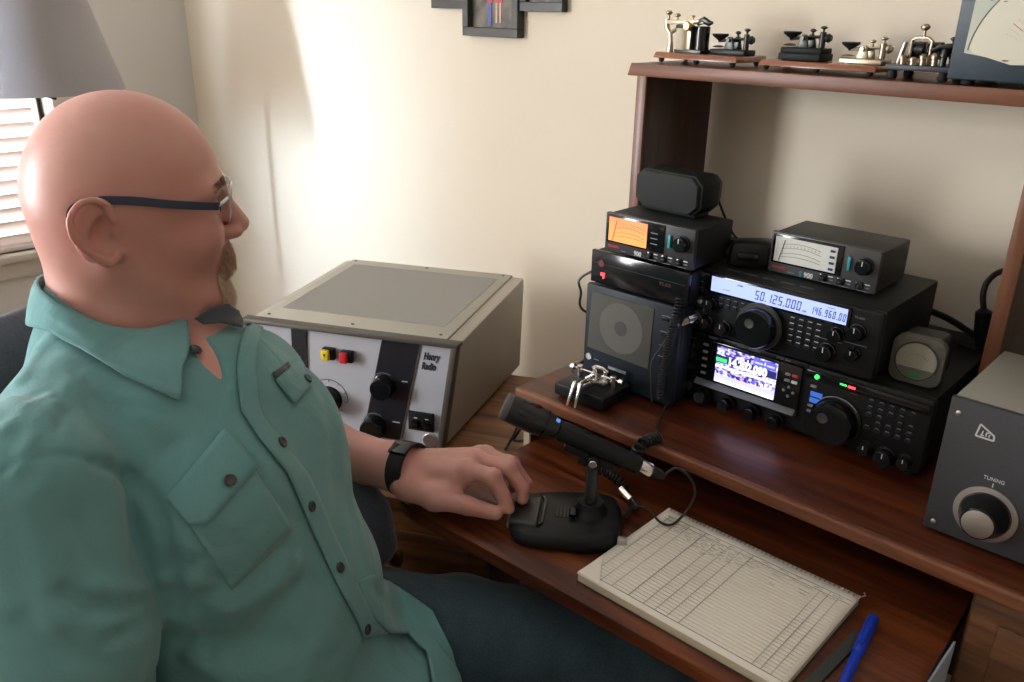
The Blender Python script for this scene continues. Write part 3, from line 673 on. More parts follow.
ps = thing('power_supply', 'flat black box with a red light between the speaker and the orange meter', 'electronics box', (-.782, 1.010, .928))
MB().box(.002, .176, .006, .036, .004, .052, .002).box(.002, .158, .030, .24, .0045, .0515, .002).build('case', M['blk_case'], ps)
MB().box(0, .178, 0, .008, .002, .054, .002).build('front_panel', M['blk_gloss'], ps)
MB().box(.008, .172, -.0006, 0, .034, .0345).build('groove', M['gry_case'], ps)
for (x, z, w, h) in ((.0242, .0181, .008, .005), (.026, .0165, .003, .009)):
    patch(ps, x-w/2, x+w/2, z-h/2, z+h/2, -.0008, M['led_red'], 'red_light')
MB().lathe([(.0055, 0), (.0055, .001)], (.0205, 0, .035), (0, -1, 0), 20).build('badge', mat('dim_red', (.10, .01, .012), .4), ps)
text(ps, 'IPS-30R', .0075, (.128, -.0004, .0255), M['red_ink_dim'], sx=.9)
for x in (.012, .148):
    for y in (.02, .22): MB().cyl((x, y, -.001), (x, y, .005), .006, n=12).build('foot', M['rubber'], ps)

ms = thing('mini_speaker', 'small black box speaker with cut corners on top of the left stack', 'speaker', (-.692, 1.072, 1.0435), math.radians(-3))
ms.scale = (.98, .98, .92)
oc = lambda w, h, c: [(-w+c, 0), (w-c, 0), (w, c), (w, h-c), (w-c, h), (-w+c, h), (-w, h-c), (-w, c)]
M['blk_g'] = mat('dark_green_black', (.005, .009, .0075), .55, spec=.2)
def octo(y0, y1, s0, s1, w=.062, h=.064, c=.014):
    m_ = MB(); A = [m_.bm.verts.new((x*s0, y0, .004+h/2+(z-h/2)*s0)) for x, z in oc(w, h, c)]; B = [m_.bm.verts.new((x*s1, y1, .004+h/2+(z-h/2)*s1)) for x, z in oc(w, h, c)]
    m_.bm.faces.new(list(reversed(A))); m_.bm.faces.new(B)
    for i in range(8): m_.bm.faces.new((A[i], A[(i+1) % 8], B[(i+1) % 8], B[i]))
    es = list(m_.bm.edges); bmesh.ops.bevel(m_.bm, geom=es, offset=.0015, segments=2, profile=.5, affect='EDGES', clamp_overlap=True)
    return m_
octo(0, .045, 1, 1).build('case', M['blk_g'], ms); octo(.044, .078, .99, .72).build('rear_shell', M['blk_g'], ms)
octo(-.006, .001, .90, .95).build('grille', mat('mini_grille', (.004, .008, .007), .6, bump=.5, bscale=1800), ms)
MB().box(-.05, .05, .004, .040, 0, .006, .001).build('stand', M['blk'], ms)

# round-cornered panel meter at the right of the stack
pm = thing('panel_meter', 'squat grey meter with a round cream dial at the right of the upper radio', 'meter', (-.309, 1.098, .878), math.radians(4))
pm.scale = (.93, .93, .93)
def rrect(w, h, r, n=8, cz=0):
    o = []
    for (cx, cz_, a0) in ((w-r, -h+r, -90), (w-r, h-r, 0), (-w+r, h-r, 90), (-w+r, -h+r, 180)):
        for k in range(n+1):
            a = math.radians(a0+90*k/n); o.append((cx+math.cos(a)*r, cz+cz_+math.sin(a)*r))
    return o
M['pm'] = mat('grey_plastic', (.10, .098, .082), .5); M['pm_face'] = mat('cream_dial', (.30, .29, .235), .6)
MB().prism(rrect(.0345, .0345, .014, cz=.0345), 0, .016, 'y', .002).build('front', M['pm'], pm)
MB().prism(rrect(.031, .031, .012, cz=.0345), .015, .060, 'y', .002).build('case', M['blk'], pm)
d = MB().lathe([(.0285, 0), (.0285, .0015), (.0265, .0015), (.0265, .0005), (.0002, .0005)], (0, 0, .0350), (0, -1, 0), 48).build('dial', M['pm_face'], pm)
MB().lathe([(.0292, 0), (.0292, .0022), (.0268, .0022), (.0268, 0)], (0, 0, .0350), (0, -1, 0), 48).build('dial_rim', M['gry_case'], pm)
MB().prism([(math.cos(math.radians(a))*.0262, .0350+math.sin(math.radians(a))*.0262) for a in range(205, 336, 10)], -.0018, -.0004, 'y').build('dial_mask', M['pm'], pm)
MB().tube([(math.cos(math.radians(a))*.019, -.0008, .026+math.sin(math.radians(a))*.019) for a in range(40, 141, 5)], .0003, 4).build('scale_arc', M['mf_lin'], d)
MB().lathe([(.0065, 0), (.0065, .002)], (0, 0, 0), (0, -1, 0), 24).mat4(Matrix.Translation((0, -.0016, .0155)) @ Matrix.Diagonal((1.1, 1, .55, 1))).build('green_badge', mat('green_badge', (.01, .20, .09), .4), pm)

# ------------------------------------------------------------------ tuner at the right
tu = thing('antenna_tuner', 'large grey and charcoal box with a silver dial knob at the right edge', 'tuner', (-.226, .961, .76))
M['tu_face'] = mat('tuner_face', (.040, .042, .048), .6, noise=.35, nscale=500, bump=.25, bscale=900)
M['tu_case'] = mat('tuner_case', (.27, .26, .225), .5, bump=.1, bscale=700)
MB().box(.001, .379, .006, .196, .006, .1735, .002).build('case', M['tu_case'], tu)
MB().box(0, .380, 0, .008, .004, .1745, .001).build('front_panel', M['tu_face'], tu)
def dial(x, z):
    k = MB().lathe([(.0335, 0), (.0335, .002), (.030, .0025)], (x, 0, z), (0, -1, 0), 56).build('dial_skirt', M['alu'], tu)
    MB().lathe([(.0275, .002), (.0255, .010), (.0195, .020), (.0185, .028), (.0175, .0285)], (x, 0, z), (0, -1, 0), 56).build('knob_body', M['blk_gloss'], k)
    MB().lathe([(.0165, .0275), (.0165, .0293), (.015, .0297)], (x, 0, z), (0, -1, 0), 56).build('knob_cap', M['alu'], k)
    return k
dial(.0605, .0475); dial(.19, .0475); dial(.32, .0475)
text(tu, 'TUNING', .0062, (.0605, -.0004, .0900), M['white_ink'], align='CENTER', sx=.9); patch(tu, .0600, .0612, .0825, .0875, -.0002, M['white_ink'], 'print_mark')
for (x, z) in ((.0105, .157), (.0105, .0145), (.3695, .157), (.3695, .0145)):
    MB().lathe([(.0032, 0), (.0032, .001), (.002, .0016)], (x, 0, z), (0, -1, 0), 16).build('screw', M['alu'], tu)
# triangular emblem
lg = MB()
def bar(a, b_, w):
    a = Vector((a[0], 0, a[1])); b_ = Vector((b_[0], 0, b_[1])); d_ = (b_-a).normalized(); n_ = Vector((-d_.z, 0, d_.x))*w/2
    p = [a+n_, b_+n_, b_-n_, a-n_]; lg.prism([(q.x, q.z) for q in p], -.0006, 0, 'y')
T = [(.0320, .1370), (.0345, .1520), (.0500, .1425), (.0505, .1370)]
for i in range(4): bar(T[i], T[(i+1) % 4], .0018)
bar((.0375, .1400), (.0385, .1450), .0014); bar((.0365, .1395), (.0400, .1395), .0012); bar((.0420, .1395), (.0420, .1440), .0014); bar((.0420, .1440), (.0445, .1440), .0012); bar((.0450, .1395), (.0455, .1425), .0014)
lg.build('emblem', M['white_ink'], tu)
for x in (.02, .36):
    for y in (.02, .18): MB().cyl((x, y, 0), (x, y, .007), .010, n=16).build('foot', M['rubber'], tu)

# ------------------------------------------------------------------ paddle key
pk = thing('paddle_key', 'chrome twin-paddle telegraph key on a black block in front of the speaker', 'telegraph key', (-.727, .966, .76), math.radians(3))
MB().box(-.052, .042, -.038, .038, .003, .023, .003).build('base', M['blk'], pk)
MB().box(-.018, .020, -.006, .022, .023, .032, .002).build('yoke', M['chrome'], pk)
for s_ in (-1, 1):
    MB().hexa([(s_*.004-.0018, -.052, .025), (s_*.004+.0018, -.052, .025), (s_*.007+.0018, .006, .027), (s_*.007-.0018, .006, .027), (s_*.004-.0018, -.052, .036), (s_*.004+.0018, -.052, .036), (s_*.007+.0018, .006, .036), (s_*.007-.0018, .006, .036)], .001).build('paddle_arm', M['chrome'], pk)
    MB().hexa([(s_*.0075-.0022, -.064, .006), (s_*.0075+.0022, -.064, .006), (s_*.0075+.0022, -.060, .006), (s_*.0075-.0022, -.060, .006), (s_*.005-.0030, -.050, .042), (s_*.005+.0030, -.050, .042), (s_*.005+.0030, -.044, .042), (s_*.005-.0030, -.044, .042)], .001).build('finger_piece', M['chrome'], pk)
    MB().cyl((s_*.032-.004, .008, .023), (s_*.032-.004, .008, .042), .005, n=20, bev=.001).build('contact_post', M['chrome'], pk)
    MB().cyl((s_*.046-.004, .008, .036), (s_*.008-.002, .008, .036), .0016, n=10).build('contact_screw', M['chrome'], pk)
    MB().cyl((s_*.050-.004, .008, .036), (s_*.042-.004, .008, .036), .0055, n=20, bev=.001).build('thumbscrew', M['chrome'], pk)
    MB().cyl((s_*.010, .012, .030), (s_*.010, .012, .044), .0042, n=16, bev=.001).build('pivot_post', M['chrome'], pk)
MB().tube([(-.014, .012, .043), (-.006, .010, .048), (.006, .010, .048), (.014, .012, .043)], .0028, 10).build('pivot_bridge', M['chrome'], pk)

# ------------------------------------------------------------------ antique telegraph instruments on the hutch shelf
SZ = 1.2485
def board(w, d, parent, t=.008, z=.006, m=None):
    MB().hexa([(0, 0, z), (w, 0, z), (w, d, z), (0, d, z), (.003, .003, z+t), (w-.003, .003, z+t), (w-.003, d-.003, z+t), (.003, d-.003, z+t)], .0015).build('board', m or M['wood_key'], parent)
    for (x, y) in ((.010, .010), (w-.012, .010), (.010, d-.012), (w-.012, d-.012), (w*.5, .010)):
        MB().lathe([(.0025, 0), (.0045, .003), (.0045, .006)], (x, y, 0), n=12).build('foot', M['rubber'], parent)
def thumb(parent, x, y, z, m, h=.010, r=.0048):
    MB().lathe([(.0016, 0), (.0016, h*.5), (r*.6, h*.55), (r, h*.7), (r, h*.82), (r*.5, h)], (x, y, z), n=16).build('thumbscrew', m, parent)
def straight_key(parent, ox, oy, oz, base_m, metal, s=1., flip=False):
    # knob to the left, trunnion and rear screw to the right
    k = MB().box(ox-.002*s, ox+.062*s, oy-.016*s, oy+.018*s, oz, oz+.008*s, .002).build('key_base', base_m, parent)
    MB().tube([(ox+.004*s, oy, oz+.019*s), (ox+.030*s, oy, oz+.022*s), (ox+.060*s, oy, oz+.024*s)], .0022*s, 8).build('lever', metal, k)
    MB().lathe([(.002*s, 0), (.0035*s, .002*s), (.0120*s, .008*s), (.0130*s, .010*s), (.0125*s, .0115*s)], (ox+.006*s, oy, oz+.018*s), n=28).build('key_knob', M['blk'], k)
    MB().lathe([(.008*s, 0), (.009*s, .0015*s), (.004*s, .003*s)], (ox+.004*s, oy, oz+.010*s), n=20).build('lower_contact', metal, k)
    for yy in (-.011, .011):
        MB().hexa([(ox+.022*s, oy+yy*s-.002, oz+.008*s), (ox+.040*s, oy+yy*s-.002, oz+.008*s), (ox+.040*s, oy+yy*s+.002, oz+.008*s), (ox+.022*s, oy+yy*s+.002, oz+.008*s), (ox+.028*s, oy+yy*s-.002, oz+.026*s), (ox+.035*s, oy+yy*s-.002, oz+.026*s), (ox+.035*s, oy+yy*s+.002, oz+.026*s), (ox+.028*s, oy+yy*s+.002, oz+.026*s)], .0008).build('trunnion', metal, k)
    MB().cyl((ox+.031*s, oy-.018*s, oz+.021*s), (ox+.031*s, oy+.018*s, oz+.021*s), .003*s, n=12).build('axle', metal, k)
    MB().cyl((ox+.054*s, oy, oz+.008*s), (ox+.054*s, oy, oz+.030*s), .0045*s, n=14, bev=.0008).build('rear_post', metal, k)
    thumb(k, ox+.054*s, oy, oz+.029*s, metal, .009*s, .005*s); thumb(k, ox+.038*s, oy, oz+.024*s, metal, .010*s, .0045*s)
    MB().lathe([(.0055*s, 0), (.0065*s, .003*s), (.004*s, .007*s)], (ox+.060*s, oy, oz+.022*s), (1, 0, 0), 16).build('side_knob', metal, k)
    return k
YK = 1.225
t1 = thing('telegraph_sounder', 'brass telegraph sounder and small key on a wooden board, left end of the shelf', 'telegraph key', (-.843, YK, SZ), math.radians(-6))
t1.scale = (1.12, 1.0, 1.14)
board(.148, .085, t1)
z0 = .014
# sounder: base plate, two coils, yoke, lever, frame
MB().box(.030, .078, .012, .062, z0, z0+.005, .001).build('metal_base', M['steel_dk'], t1)
MB().cyl((.040, .022, z0+.004), (.040, .022, z0+.034), .0125, n=28, bev=.001).build('coil', M['cream_coil'], t1)
MB().cyl((.066, .030, z0+.004), (.066, .030, z0+.036), .0115, n=28, bev=.001).build('coil', M['blk_gloss'], t1)
MB().cyl((.040, .022, z0+.033), (.040, .022, z0+.037), .0135, n=28).build('coil_cap', M['blk'], t1)
MB().box(.049, .057, .014, .024, z0+.004, z0+.038, .001).build('pillar', M['nickel'], t1)
MB().tube([(.012, .026, z0), (.013, .026, z0+.012), (.011, .026, z0+.024), (.004, .026, z0+.032), (.003, .026, z0+.044)], [.006, .004, .0035, .004, .0045], 10).build('anvil_frame', M['nickel'], t1)
MB().tube([(.012, .026, z0+.026), (.020, .026, z0+.030), (.026, .026, z0+.036), (.026, .026, z0+.040)], .003, 8).build('anvil_arm', M['nickel'], t1)
MB().hexa([(.004, .022, z0+.037), (.072, .022, z0+.039), (.072, .030, z0+.039), (.004, .030, z0+.037), (.004, .022, z0+.043), (.072, .022, z0+.044), (.072, .030, z0+.044), (.004, .030, z0+.043)], .001).build('lever', M['nickel'], t1)
MB().tube([(.060, .026, z0+.040), (.070, .026, z0+.044), (.080, .026, z0+.040), (.085, .026, z0+.041)], [.004, .005, .004, .002], 10).build('armature', M['steel_dk'], t1)
MB().lathe([(.006, 0), (.007, .003), (.005, .006)], (.053, .012, z0+.036), (0, -1, 0), 16).build('trunnion_screw', M['brass'], t1)
thumb(t1, .006, .026, z0+.043, M['nickel'], .013, .0055); thumb(t1, .022, .026, z0+.042, M['nickel'], .010, .0048); thumb(t1, .050, .026, z0+.044, M['brass'], .006, .004)
straight_key(t1, .086, .040, z0, M['blk'], M['steel_dk'], .92)
t2 = thing('telegraph_key', 'dark straight key on the long wooden board, middle of the shelf', 'telegraph key', (-.648, YK-.008, SZ), math.radians(-3))
board(.182, .085, t2)
MB().box(.022, .088, .018, .060, .0145, .0245, .0015).build('block', M['blk_g'], t2)
straight_key(t2, .024, .038, .0240, M['blk_g'], M['steel_dk'], 1.02)
straight_key(t2, .118, .036, .014, M['nickel'], M['nickel'], .98)
M['ped'] = mat('dark_slab', (.030, .034, .042), .5)
t3 = thing('telegraph_relay', 'black-based relay with coils and a tall thumbscrew, beside the blue meter', 'telegraph key', (-.458, YK-.012, SZ), math.radians(-2))
MB().box(0, .088, 0, .075, .011, .0185, .002).build('base', M['ped'], t3)
for (x, y) in ((.008, .01), (.074, .01), (.008, .065), (.074, .065)): MB().lathe([(.006, 0), (.007, .004), (.005, .011)], (x, y, 0), n=16).build('foot', M['rubber'], t3)
z0 = .0185
for (x, y) in ((.030, .030), (.052, .030)): MB().cyl((x-.009, y, z0+.018), (x+.009, y, z0+.018), .011, n=24, bev=.001).build('coil', M['blk_gloss'], t3)
MB().tube([(.024, .018, z0), (.024, .018, z0+.030), (.030, .018, z0+.034), (.044, .018, z0+.034), (.050, .018, z0+.030), (.050, .018, z0)], .0022, 8).build('frame', M['nickel'], t3)
MB().hexa([(.010, .010, z0), (.014, .010, z0), (.014, .020, z0), (.010, .020, z0), (.016, .010, z0+.028), (.019, .010, z0+.028), (.019, .020, z0+.028), (.016, .020, z0+.028)], .0008).build('support', M['alu'], t3)
thumb(t3, .038, .018, z0+.034, M['nickel'], .017, .006)
for (x, y, h) in ((.020, .008, .012), (.034, .006, .010), (.046, .008, .014), (.060, .010, .016), (.070, .012, .022), (.078, .022, .018)):
    MB().lathe([(.004, 0), (.004, h*.5), (.0055, h*.55), (.0055, h*.8), (.003, h)], (x, y, z0), n=14).build('binding_post', M['nickel'] if h < .02 else M['steel_dk'], t3)
MB().tube([(.052, .014, z0+.018), (.064, .012, z0+.024), (.074, .014, z0+.023), (.082, .018, z0+.026)], .003, 8).build('armature', M['steel_dk'], t3)
MB().cyl((.066, .024, z0+.020), (.086, .024, z0+.020), .008, n=20, bev=.001).build('coil', M['blk'], t3)
thumb(t3, .074, .024, z0+.026, M['steel_dk'], .010, .0045)

# blue meter on the shelf
bm_ = thing('bench_meter', 'dark blue meter with a white fan scale at the top right corner on the shelf', 'meter', (-.368, 1.185, SZ), 0)
M['navy'] = mat('navy_enamel', (.006, .022, .036), .45, noise=.25, nscale=120, bump=.2, bscale=400)
M['mw'] = mat('meter_white', (.60, .58, .46), .5); M['mw2'] = mat('meter_pale_green', (.44, .47, .39), .5)
MB().box(0, .25, .008, .13, .006, .185, .003).build('case', M['navy'], bm_)
MB().prism([(0, .006), (.25, .006), (.25, .185), (0, .185)], .0, .010, 'y', .002).build('front_frame', M['navy'], bm_)
g = MB().prism([(.0150, .038), (.105, .024), (.235, .030), (.235, .175), (.0180, .175)], -.0012, .001, 'y').build('meter_window', M['mw2'], bm_)
cc = (.125, .0)
fan = [(.0260, .038), (.0700, .0265), (.125, .0285), (.220, .036)] + [(.125+math.cos(math.radians(a))*.106, .030+math.sin(math.radians(a))*.106) for a in range(4, 176, 6)]
MB().prism(fan, -.0022, -.0012, 'y').build('scale_plate', M['mw'], g)
MB().tube([(.125+math.cos(math.radians(a))*.107, -.0018, .030+math.sin(math.radians(a))*.107) for a in range(2, 178, 4)], .0006, 5).build('scale_edge', M['mf_lin'], g)
for k in range(9):
    a = math.radians(115+k*5); MB().tube([(.125+math.cos(a)*.060, -.0024, .030+math.sin(a)*.060), (.125+math.cos(a)*.075, -.0024, .030+math.sin(a)*.075)], .0004, 4).build('scale_tick', M['red_ink'] if k % 3 == 0 else M['rule'], g)
text(g, '8', .0095, (.032, -.0018, .098), M['mf_lin']); text(g, 'MILLI', .003, (.060, -.0026, .030), M['mf_lin'])
patch(g, .048, .052, .0965, .0975, -.0022, M['mf_lin'], 'print_mark')
for (x, y) in ((.02, .02), (.23, .02), (.02, .11), (.23, .11)): MB().cyl((x, y, 0), (x, y, .007), .008, n=14).build('foot', M['rubber'], bm_)

# ------------------------------------------------------------------ hand microphone on the upper radio
hm = thing('hand_microphone', 'black hand microphone lying on top of the upper radio beside the grey meter', 'microphone', (-.598, 1.112, .979), math.radians(25))
b = MB().hexa([(-.004, -.026, 0), (.058, -.024, 0), (.058, .026, 0), (-.004, .024, 0), (0, -.020, .036), (.058, -.022, .040), (.058, .022, .040), (0, .018, .036)], .009); b.build('body', M['blk'], hm)
MB().cyl((-.012, 0, .016), (.004, 0, .018), .006, .009, 16).build('cord_boot', M['rubber'], hm)
MB().box(.010, .040, -.029, -.022, .012, .024, .002).build('talk_bar', M['blk_gloss'], hm)

# ------------------------------------------------------------------ desk microphone
a_ = Vector((.80, .60, 0)); rzm = math.atan2(.60, .80)
dm = thing('desk_microphone', 'black desk microphone on a stand under the fingers of the hand', 'microphone', (-.604, .765, .67), rzm)
# local: x along the stem direction (away from the hand), y to the radios
def sect(z, s, bx=0):
    o = []
    pts_ = [(-.078, -.038), (-.082, -.010), (-.082, .028), (-.070, .050), (-.02, .060), (.040, .058), (.064, .045), (.070, .0), (.064, -.040), (.040, -.056), (-.02, -.058), (-.062, -.052)]
    for i in range(12):
        p0, p1, p2, p3 = [Vector((*pts_[(i+k) % 12], 0)) for k in (-1, 0, 1, 2)]
        for t_ in (0, .25, .5, .75):
            q = .5*((2*p1)+(p2-p0)*t_+(2*p0-5*p1+4*p2-p3)*t_*t_+(3*p1-p0-3*p2+p3)*t_**3); o.append((q.x*s+bx, q.y*s, z+(0.004*(q.x/.08) if z > .015 else 0)))
    return o
mb = MB(); prev = None; first = None
for (z, s) in ((.002, .93), (.005, .985), (.011, 1.0), (.018, .985), (.0235, .94), (.026, .90), (.0275, .84)):
    rg = [mb.bm.verts.new(p) for p in sect(z, s)]
    if prev:
        for i in range(48): mb.bm.faces.new((prev[i], prev[(i+1) % 48], rg[(i+1) % 48], rg[i]))
    else: first = rg
    prev = rg
mb.bm.faces.new(list(reversed(first))); mb.bm.faces.new(prev)
mb.build('base', M['blk'], dm, angle=60)
MB().hexa([(-.0835, -.026, .016), (-.044, -.040, .020), (-.042, .036, .020), (-.0835, .026, .016), (-.080, -.024, .0245), (-.044, -.036, .0295), (-.042, .032, .0295), (-.080, .024, .0245)], .003).build('talk_bar', mat('talk_bar', (.022, .023, .023), .35), dm)
MB().box(-.0855, -.082, -.024, .024, .010, .0175, .001).build('bar_edge', M['alu'], dm)
MB().prism([(-.041, -.036), (-.036, -.030), (-.035, .026), (-.040, .034), (-.042, .034), (-.038, .026), (-.039, -.030), (-.043, -.036)], .024, .0292, 'z').build('groove', M['blk_gloss'], dm)
for k in range(5): MB().box(-.020+k*.005, -.018+k*.005, -.012, .012, .0275, .0284).build('sound_slot', M['gry_case'], dm)
MB().lathe([(.030, .024), (.024, .030), (.0185, .040), (.0165, .046)], (.025, .004, 0), n=32).build('neck_collar', M['blk'], dm)
MB().lathe([(.0085, .044), (.0085, .101), (.0095, .102), (.0095, .107)], (.025, .004, 0), n=28).build('post', mat('post_black', (.03, .032, .035), .25), dm)
MB().cyl((.025, -.012, .111), (.025, .020, .111), .009, n=24, bev=.001).build('pivot', M['blk'], dm)
MB().cyl((.025, -.0145, .111), (.025, -.012, .111), .0055, n=20, bev=.0008).build('pivot_screw', M['chrome'], dm)
MB().cyl((.003, -.016, .032), (.003, -.008, .038), .006, n=16).build('knurled_nut', M['blk_gloss'], dm)
MB().box(.062, .074, -.046, -.036, .008, .022, .002).build('side_tab', M['alu'], dm)
th_ = math.radians(-22.5)
mx_ = Matrix.Translation((.023, .004, .1310)) @ Matrix.Rotation(-th_, 4, 'Y') @ Matrix.Scale(.93, 4)
def along(prof, n=40): return MB().lathe(prof, (0, 0, 0), (1, 0, 0), n).mat4(mx_)
along([(.0165, .095), (.015, .076)][::-1] if False else [(.0138, -.052), (.0150, -.045), (.0145, .0), (.0135, .040), (.0125, .068), (.0115, .074)]).build('handle', M['blk'], dm, angle=50)
along([(.0135, -.054), (.0195, -.074), (.0212, -.090), (.0212, -.118), (.0205, -.128)][::-1]).build('head', mat('mic_head', (.012, .013, .014), .3), dm, angle=50)
along([(.0203, -.1275), (.0203, -.134), (.0185, -.1365), (.012, -.1375)][::-1]).build('front_grille', mat('mic_grille', (.13, .13, .135), .5, noise=.4, nscale=2500, bump=.6, bscale=2500), dm)
for an in (60, -60, 180, 0):
    MB().prism([(-.113, -.005), (-.090, -.005), (-.086, 0), (-.090, .005), (-.113, .005), (-.116, 0)], .0205, .0217, 'z', .0003).mat4(mx_ @ Matrix.Rotation(math.radians(an), 4, 'X')).build('side_grille', M['blk_gloss'], dm)
along([(.0158, -.070), (.0200, -.0725), (.0203, -.0745)][::-1]).build('ring', M['blk_gloss'], dm)
MB().box(-.062, -.056, -.002, .003, .0140, .0178, .001).mat4(mx_ @ Matrix.Rotation(math.radians(20), 4, 'X')).build('blue_glint', lamp('mic_blue', (.15, .35, .9), .5), dm)  # blue glint on the microphone, made as a small glowing block
MB().box(-.035, .045, -.0075, .0075, -.024, -.012, .003).mat4(mx_).build('cradle', M['blk'], dm)
MB().box(-.008, .012, -.006, .006, -.034, -.020, .002).mat4(mx_).build('cradle_lug', M['blk'], dm)
MB().box(-.02, -.010, -.003, .003, .0135, .0165, .001).mat4(mx_).build('slide_switch', M['blk_gloss'], dm)
along([(.0098, .074), (.0104, .075), (.0104, .090), (.0092, .092)]).build('plug_shell', M['chrome'], dm)
along([(.0080, .091), (.0074, .104), (.0055, .112)]).build('plug_boot', M['rubber'], dm)
mw = Matrix.Translation((-.604, .765, .67)) @ Matrix.Rotation(rzm, 4, 'Z')
CP = mw @ (mx_ @ Vector((.111, 0, 0)))     # cable leaves the plug here
CB = mw @ Vector((.068, .006, .016))       # and enters the base here

# ------------------------------------------------------------------ camera
CAM = np.array([0., 0., 1.335]); FPX = 842.4
def _rot(a, p, r):
    ca, sa = np.cos(a), np.sin(a)
    F = np.array([sa*np.cos(p), ca*np.cos(p), -np.sin(p)]); R = np.array([ca, -sa, 0.]); U = np.cross(R, F)
    cr_, sr = np.cos(r), np.sin(r)
    return cr_*R+sr*U, -sr*R+cr_*U, F
cR, cU, cF = _rot(*np.radians([-43.23, 21.85, .93]))
cam = bpy.data.cameras.new('camera'); co = bpy.data.objects.new('camera', cam); col.objects.link(co)
cam.sensor_width = 36; cam.lens = 36*FPX/1024; cam.clip_start = .05
mw_ = Matrix(((cR[0], cU[0], -cF[0], 0), (cR[1], cU[1], -cF[1], 0), (cR[2], cU[2], -cF[2], 1.335), (0, 0, 0, 1)))
co.matrix_world = mw_; bpy.context.scene.camera = co
def ray(x, y): return cF+cR*(x-512)/FPX-cU*(y-341)/FPX
def onz(x, y, z): d = ray(x, y); return CAM+d*(z-CAM[2])/d[2]
def at(x, y, d): return CAM+ray(x, y)*d

# ------------------------------------------------------------------ signed distance modelling (body, clothes, cushions)
def smin(a, b, k):
    h = np.maximum(k-np.abs(a-b), 0)/k; return np.minimum(a, b)-h*h*k*.25
def smax(a, b, k): return -smin(-a, -b, k)
def rc(P, a, b, ra, rb):
    a = np.asarray(a, float); b = np.asarray(b, float); pa = P-a; ba = b-a
    h = np.clip(pa@ba/(ba@ba), 0, 1); return np.linalg.norm(pa-h[:, None]*ba, axis=1)-(ra+(rb-ra)*h)
def ell(P, c, r, B=None):
    q = P-np.asarray(c, float)
    if B is not None: q = q@B.T
    r = np.asarray(r, float); k0 = np.linalg.norm(q/r, axis=1); k1 = np.linalg.norm(q/(r*r), axis=1)+1e-9
    return k0*(k0-1)/k1
def poly_dist(P, pts):
    d = np.full(len(P), 1e9)
    for a, b in zip(pts[:-1], pts[1:]): d = np.minimum(d, rc(P, a, b, 0, 0))
    return d
def snet(f, lo, hi, h, B=12, lip=1.35):
    lo = np.array(lo, float); hi = np.array(hi, float); nb = np.ceil((hi-lo)/(h*B)).astype(int)
    I = np.stack(np.meshgrid(*[np.arange(n) for n in nb], indexing='ij'), -1).reshape(-1, 3)
    c = lo+(I+.5)*h*B; rad = h*B*.87*lip+h*2
    act = I[np.abs(f(c)) < rad]
    BIG = 1 << 20
    key = lambda q: (q[..., 0].astype(np.int64)*BIG+q[..., 1])*BIG+q[..., 2]
    g = np.stack(np.meshgrid(*[np.arange(B+1)]*3, indexing='ij'), -1)
    Vs, Ks, Es = [], [], []
    corners = np.array([[i, j, k] for i in (0, 1) for j in (0, 1) for k in (0, 1)])
    ed = [(a, b) for a in range(8) for b in range(a+1, 8) if np.abs(corners[a]-corners[b]).sum() == 1]
    for s in range(0, len(act), 96):
        blk = act[s:s+96]; idx = blk[:, None, None, None, :]*B+g[None]
        v = f((lo+idx.reshape(-1, 3)*h)).reshape(idx.shape[:-1])
        cv = np.stack([v[:, a:B+a, b:B+b, c_:B+c_] for a, b, c_ in corners], -1)
        sg = cv < 0; n = sg.sum(-1); m = (n > 0) & (n < 8)
        w = np.argwhere(m)
        if len(w) == 0: continue
        vals = cv[m]; sgn = sg[m]; acc = np.zeros((len(w), 3)); cnt = np.zeros(len(w))
        for a, b in ed:
            x = sgn[:, a] != sgn[:, b]
            t = vals[:, a]/(vals[:, a]-vals[:, b]+1e-20)
            p = corners[a]+(corners[b]-corners[a])*t[:, None]
            acc[x] += p[x]; cnt[x] += 1
        base = blk[w[:, 0]]*B+w[:, 1:]
        Vs.append(lo+(base+acc/cnt[:, None])*h); Ks.append(key(base))
        for axn in range(3):
            st = corners[[0]]; e = np.zeros(3, int); e[axn] = 1
            v0 = v[:, :B, :B, :B]
            v1 = v[:, e[0]:B+e[0], e[1]:B+e[1], e[2]:B+e[2]]
            q = np.argwhere((v0 < 0) != (v1 < 0))
            if len(q) == 0: continue
            pt = blk[q[:, 0]]*B+q[:, 1:]; u = np.zeros(3, int); u[(axn+1) % 3] = 1; ww = np.zeros(3, int); ww[(axn+2) % 3] = 1
            qd = np.stack([key(pt), key(pt-u), key(pt-u-ww), key(pt-ww)], 1)
            fl = (v0[tuple(q.T)] < 0); qd[~fl] = qd[~fl][:, ::-1]
            Es.append(qd)
    V = np.concatenate(Vs); K = np.concatenate(Ks); Q = np.concatenate(Es)
    o = np.argsort(K); Ks_ = K[o]; pos = np.clip(np.searchsorted(Ks_, Q), 0, len(Ks_)-1)
    ok = (Ks_[pos] == Q).all(1); return V[o], pos[ok]
def mesh_obj(name, V, Q, m, parent, smooth=True):
    me = bpy.data.meshes.new(name); me.vertices.add(len(V)); me.vertices.foreach_set('co', V.astype(np.float32).ravel())
    k = Q.shape[1]; me.loops.add(Q.size); me.loops.foreach_set('vertex_index', Q.astype(np.int32).ravel())
    me.polygons.add(len(Q)); me.polygons.foreach_set('loop_start', np.arange(0, Q.size, k, dtype=np.int32))
    me.update(calc_edges=True); me.validate(); me.polygons.foreach_set('use_smooth', [smooth]*len(me.polygons))
    me.materials.append(m); o = bpy.data.objects.new(name, me); col.objects.link(o); o.parent = parent; return o
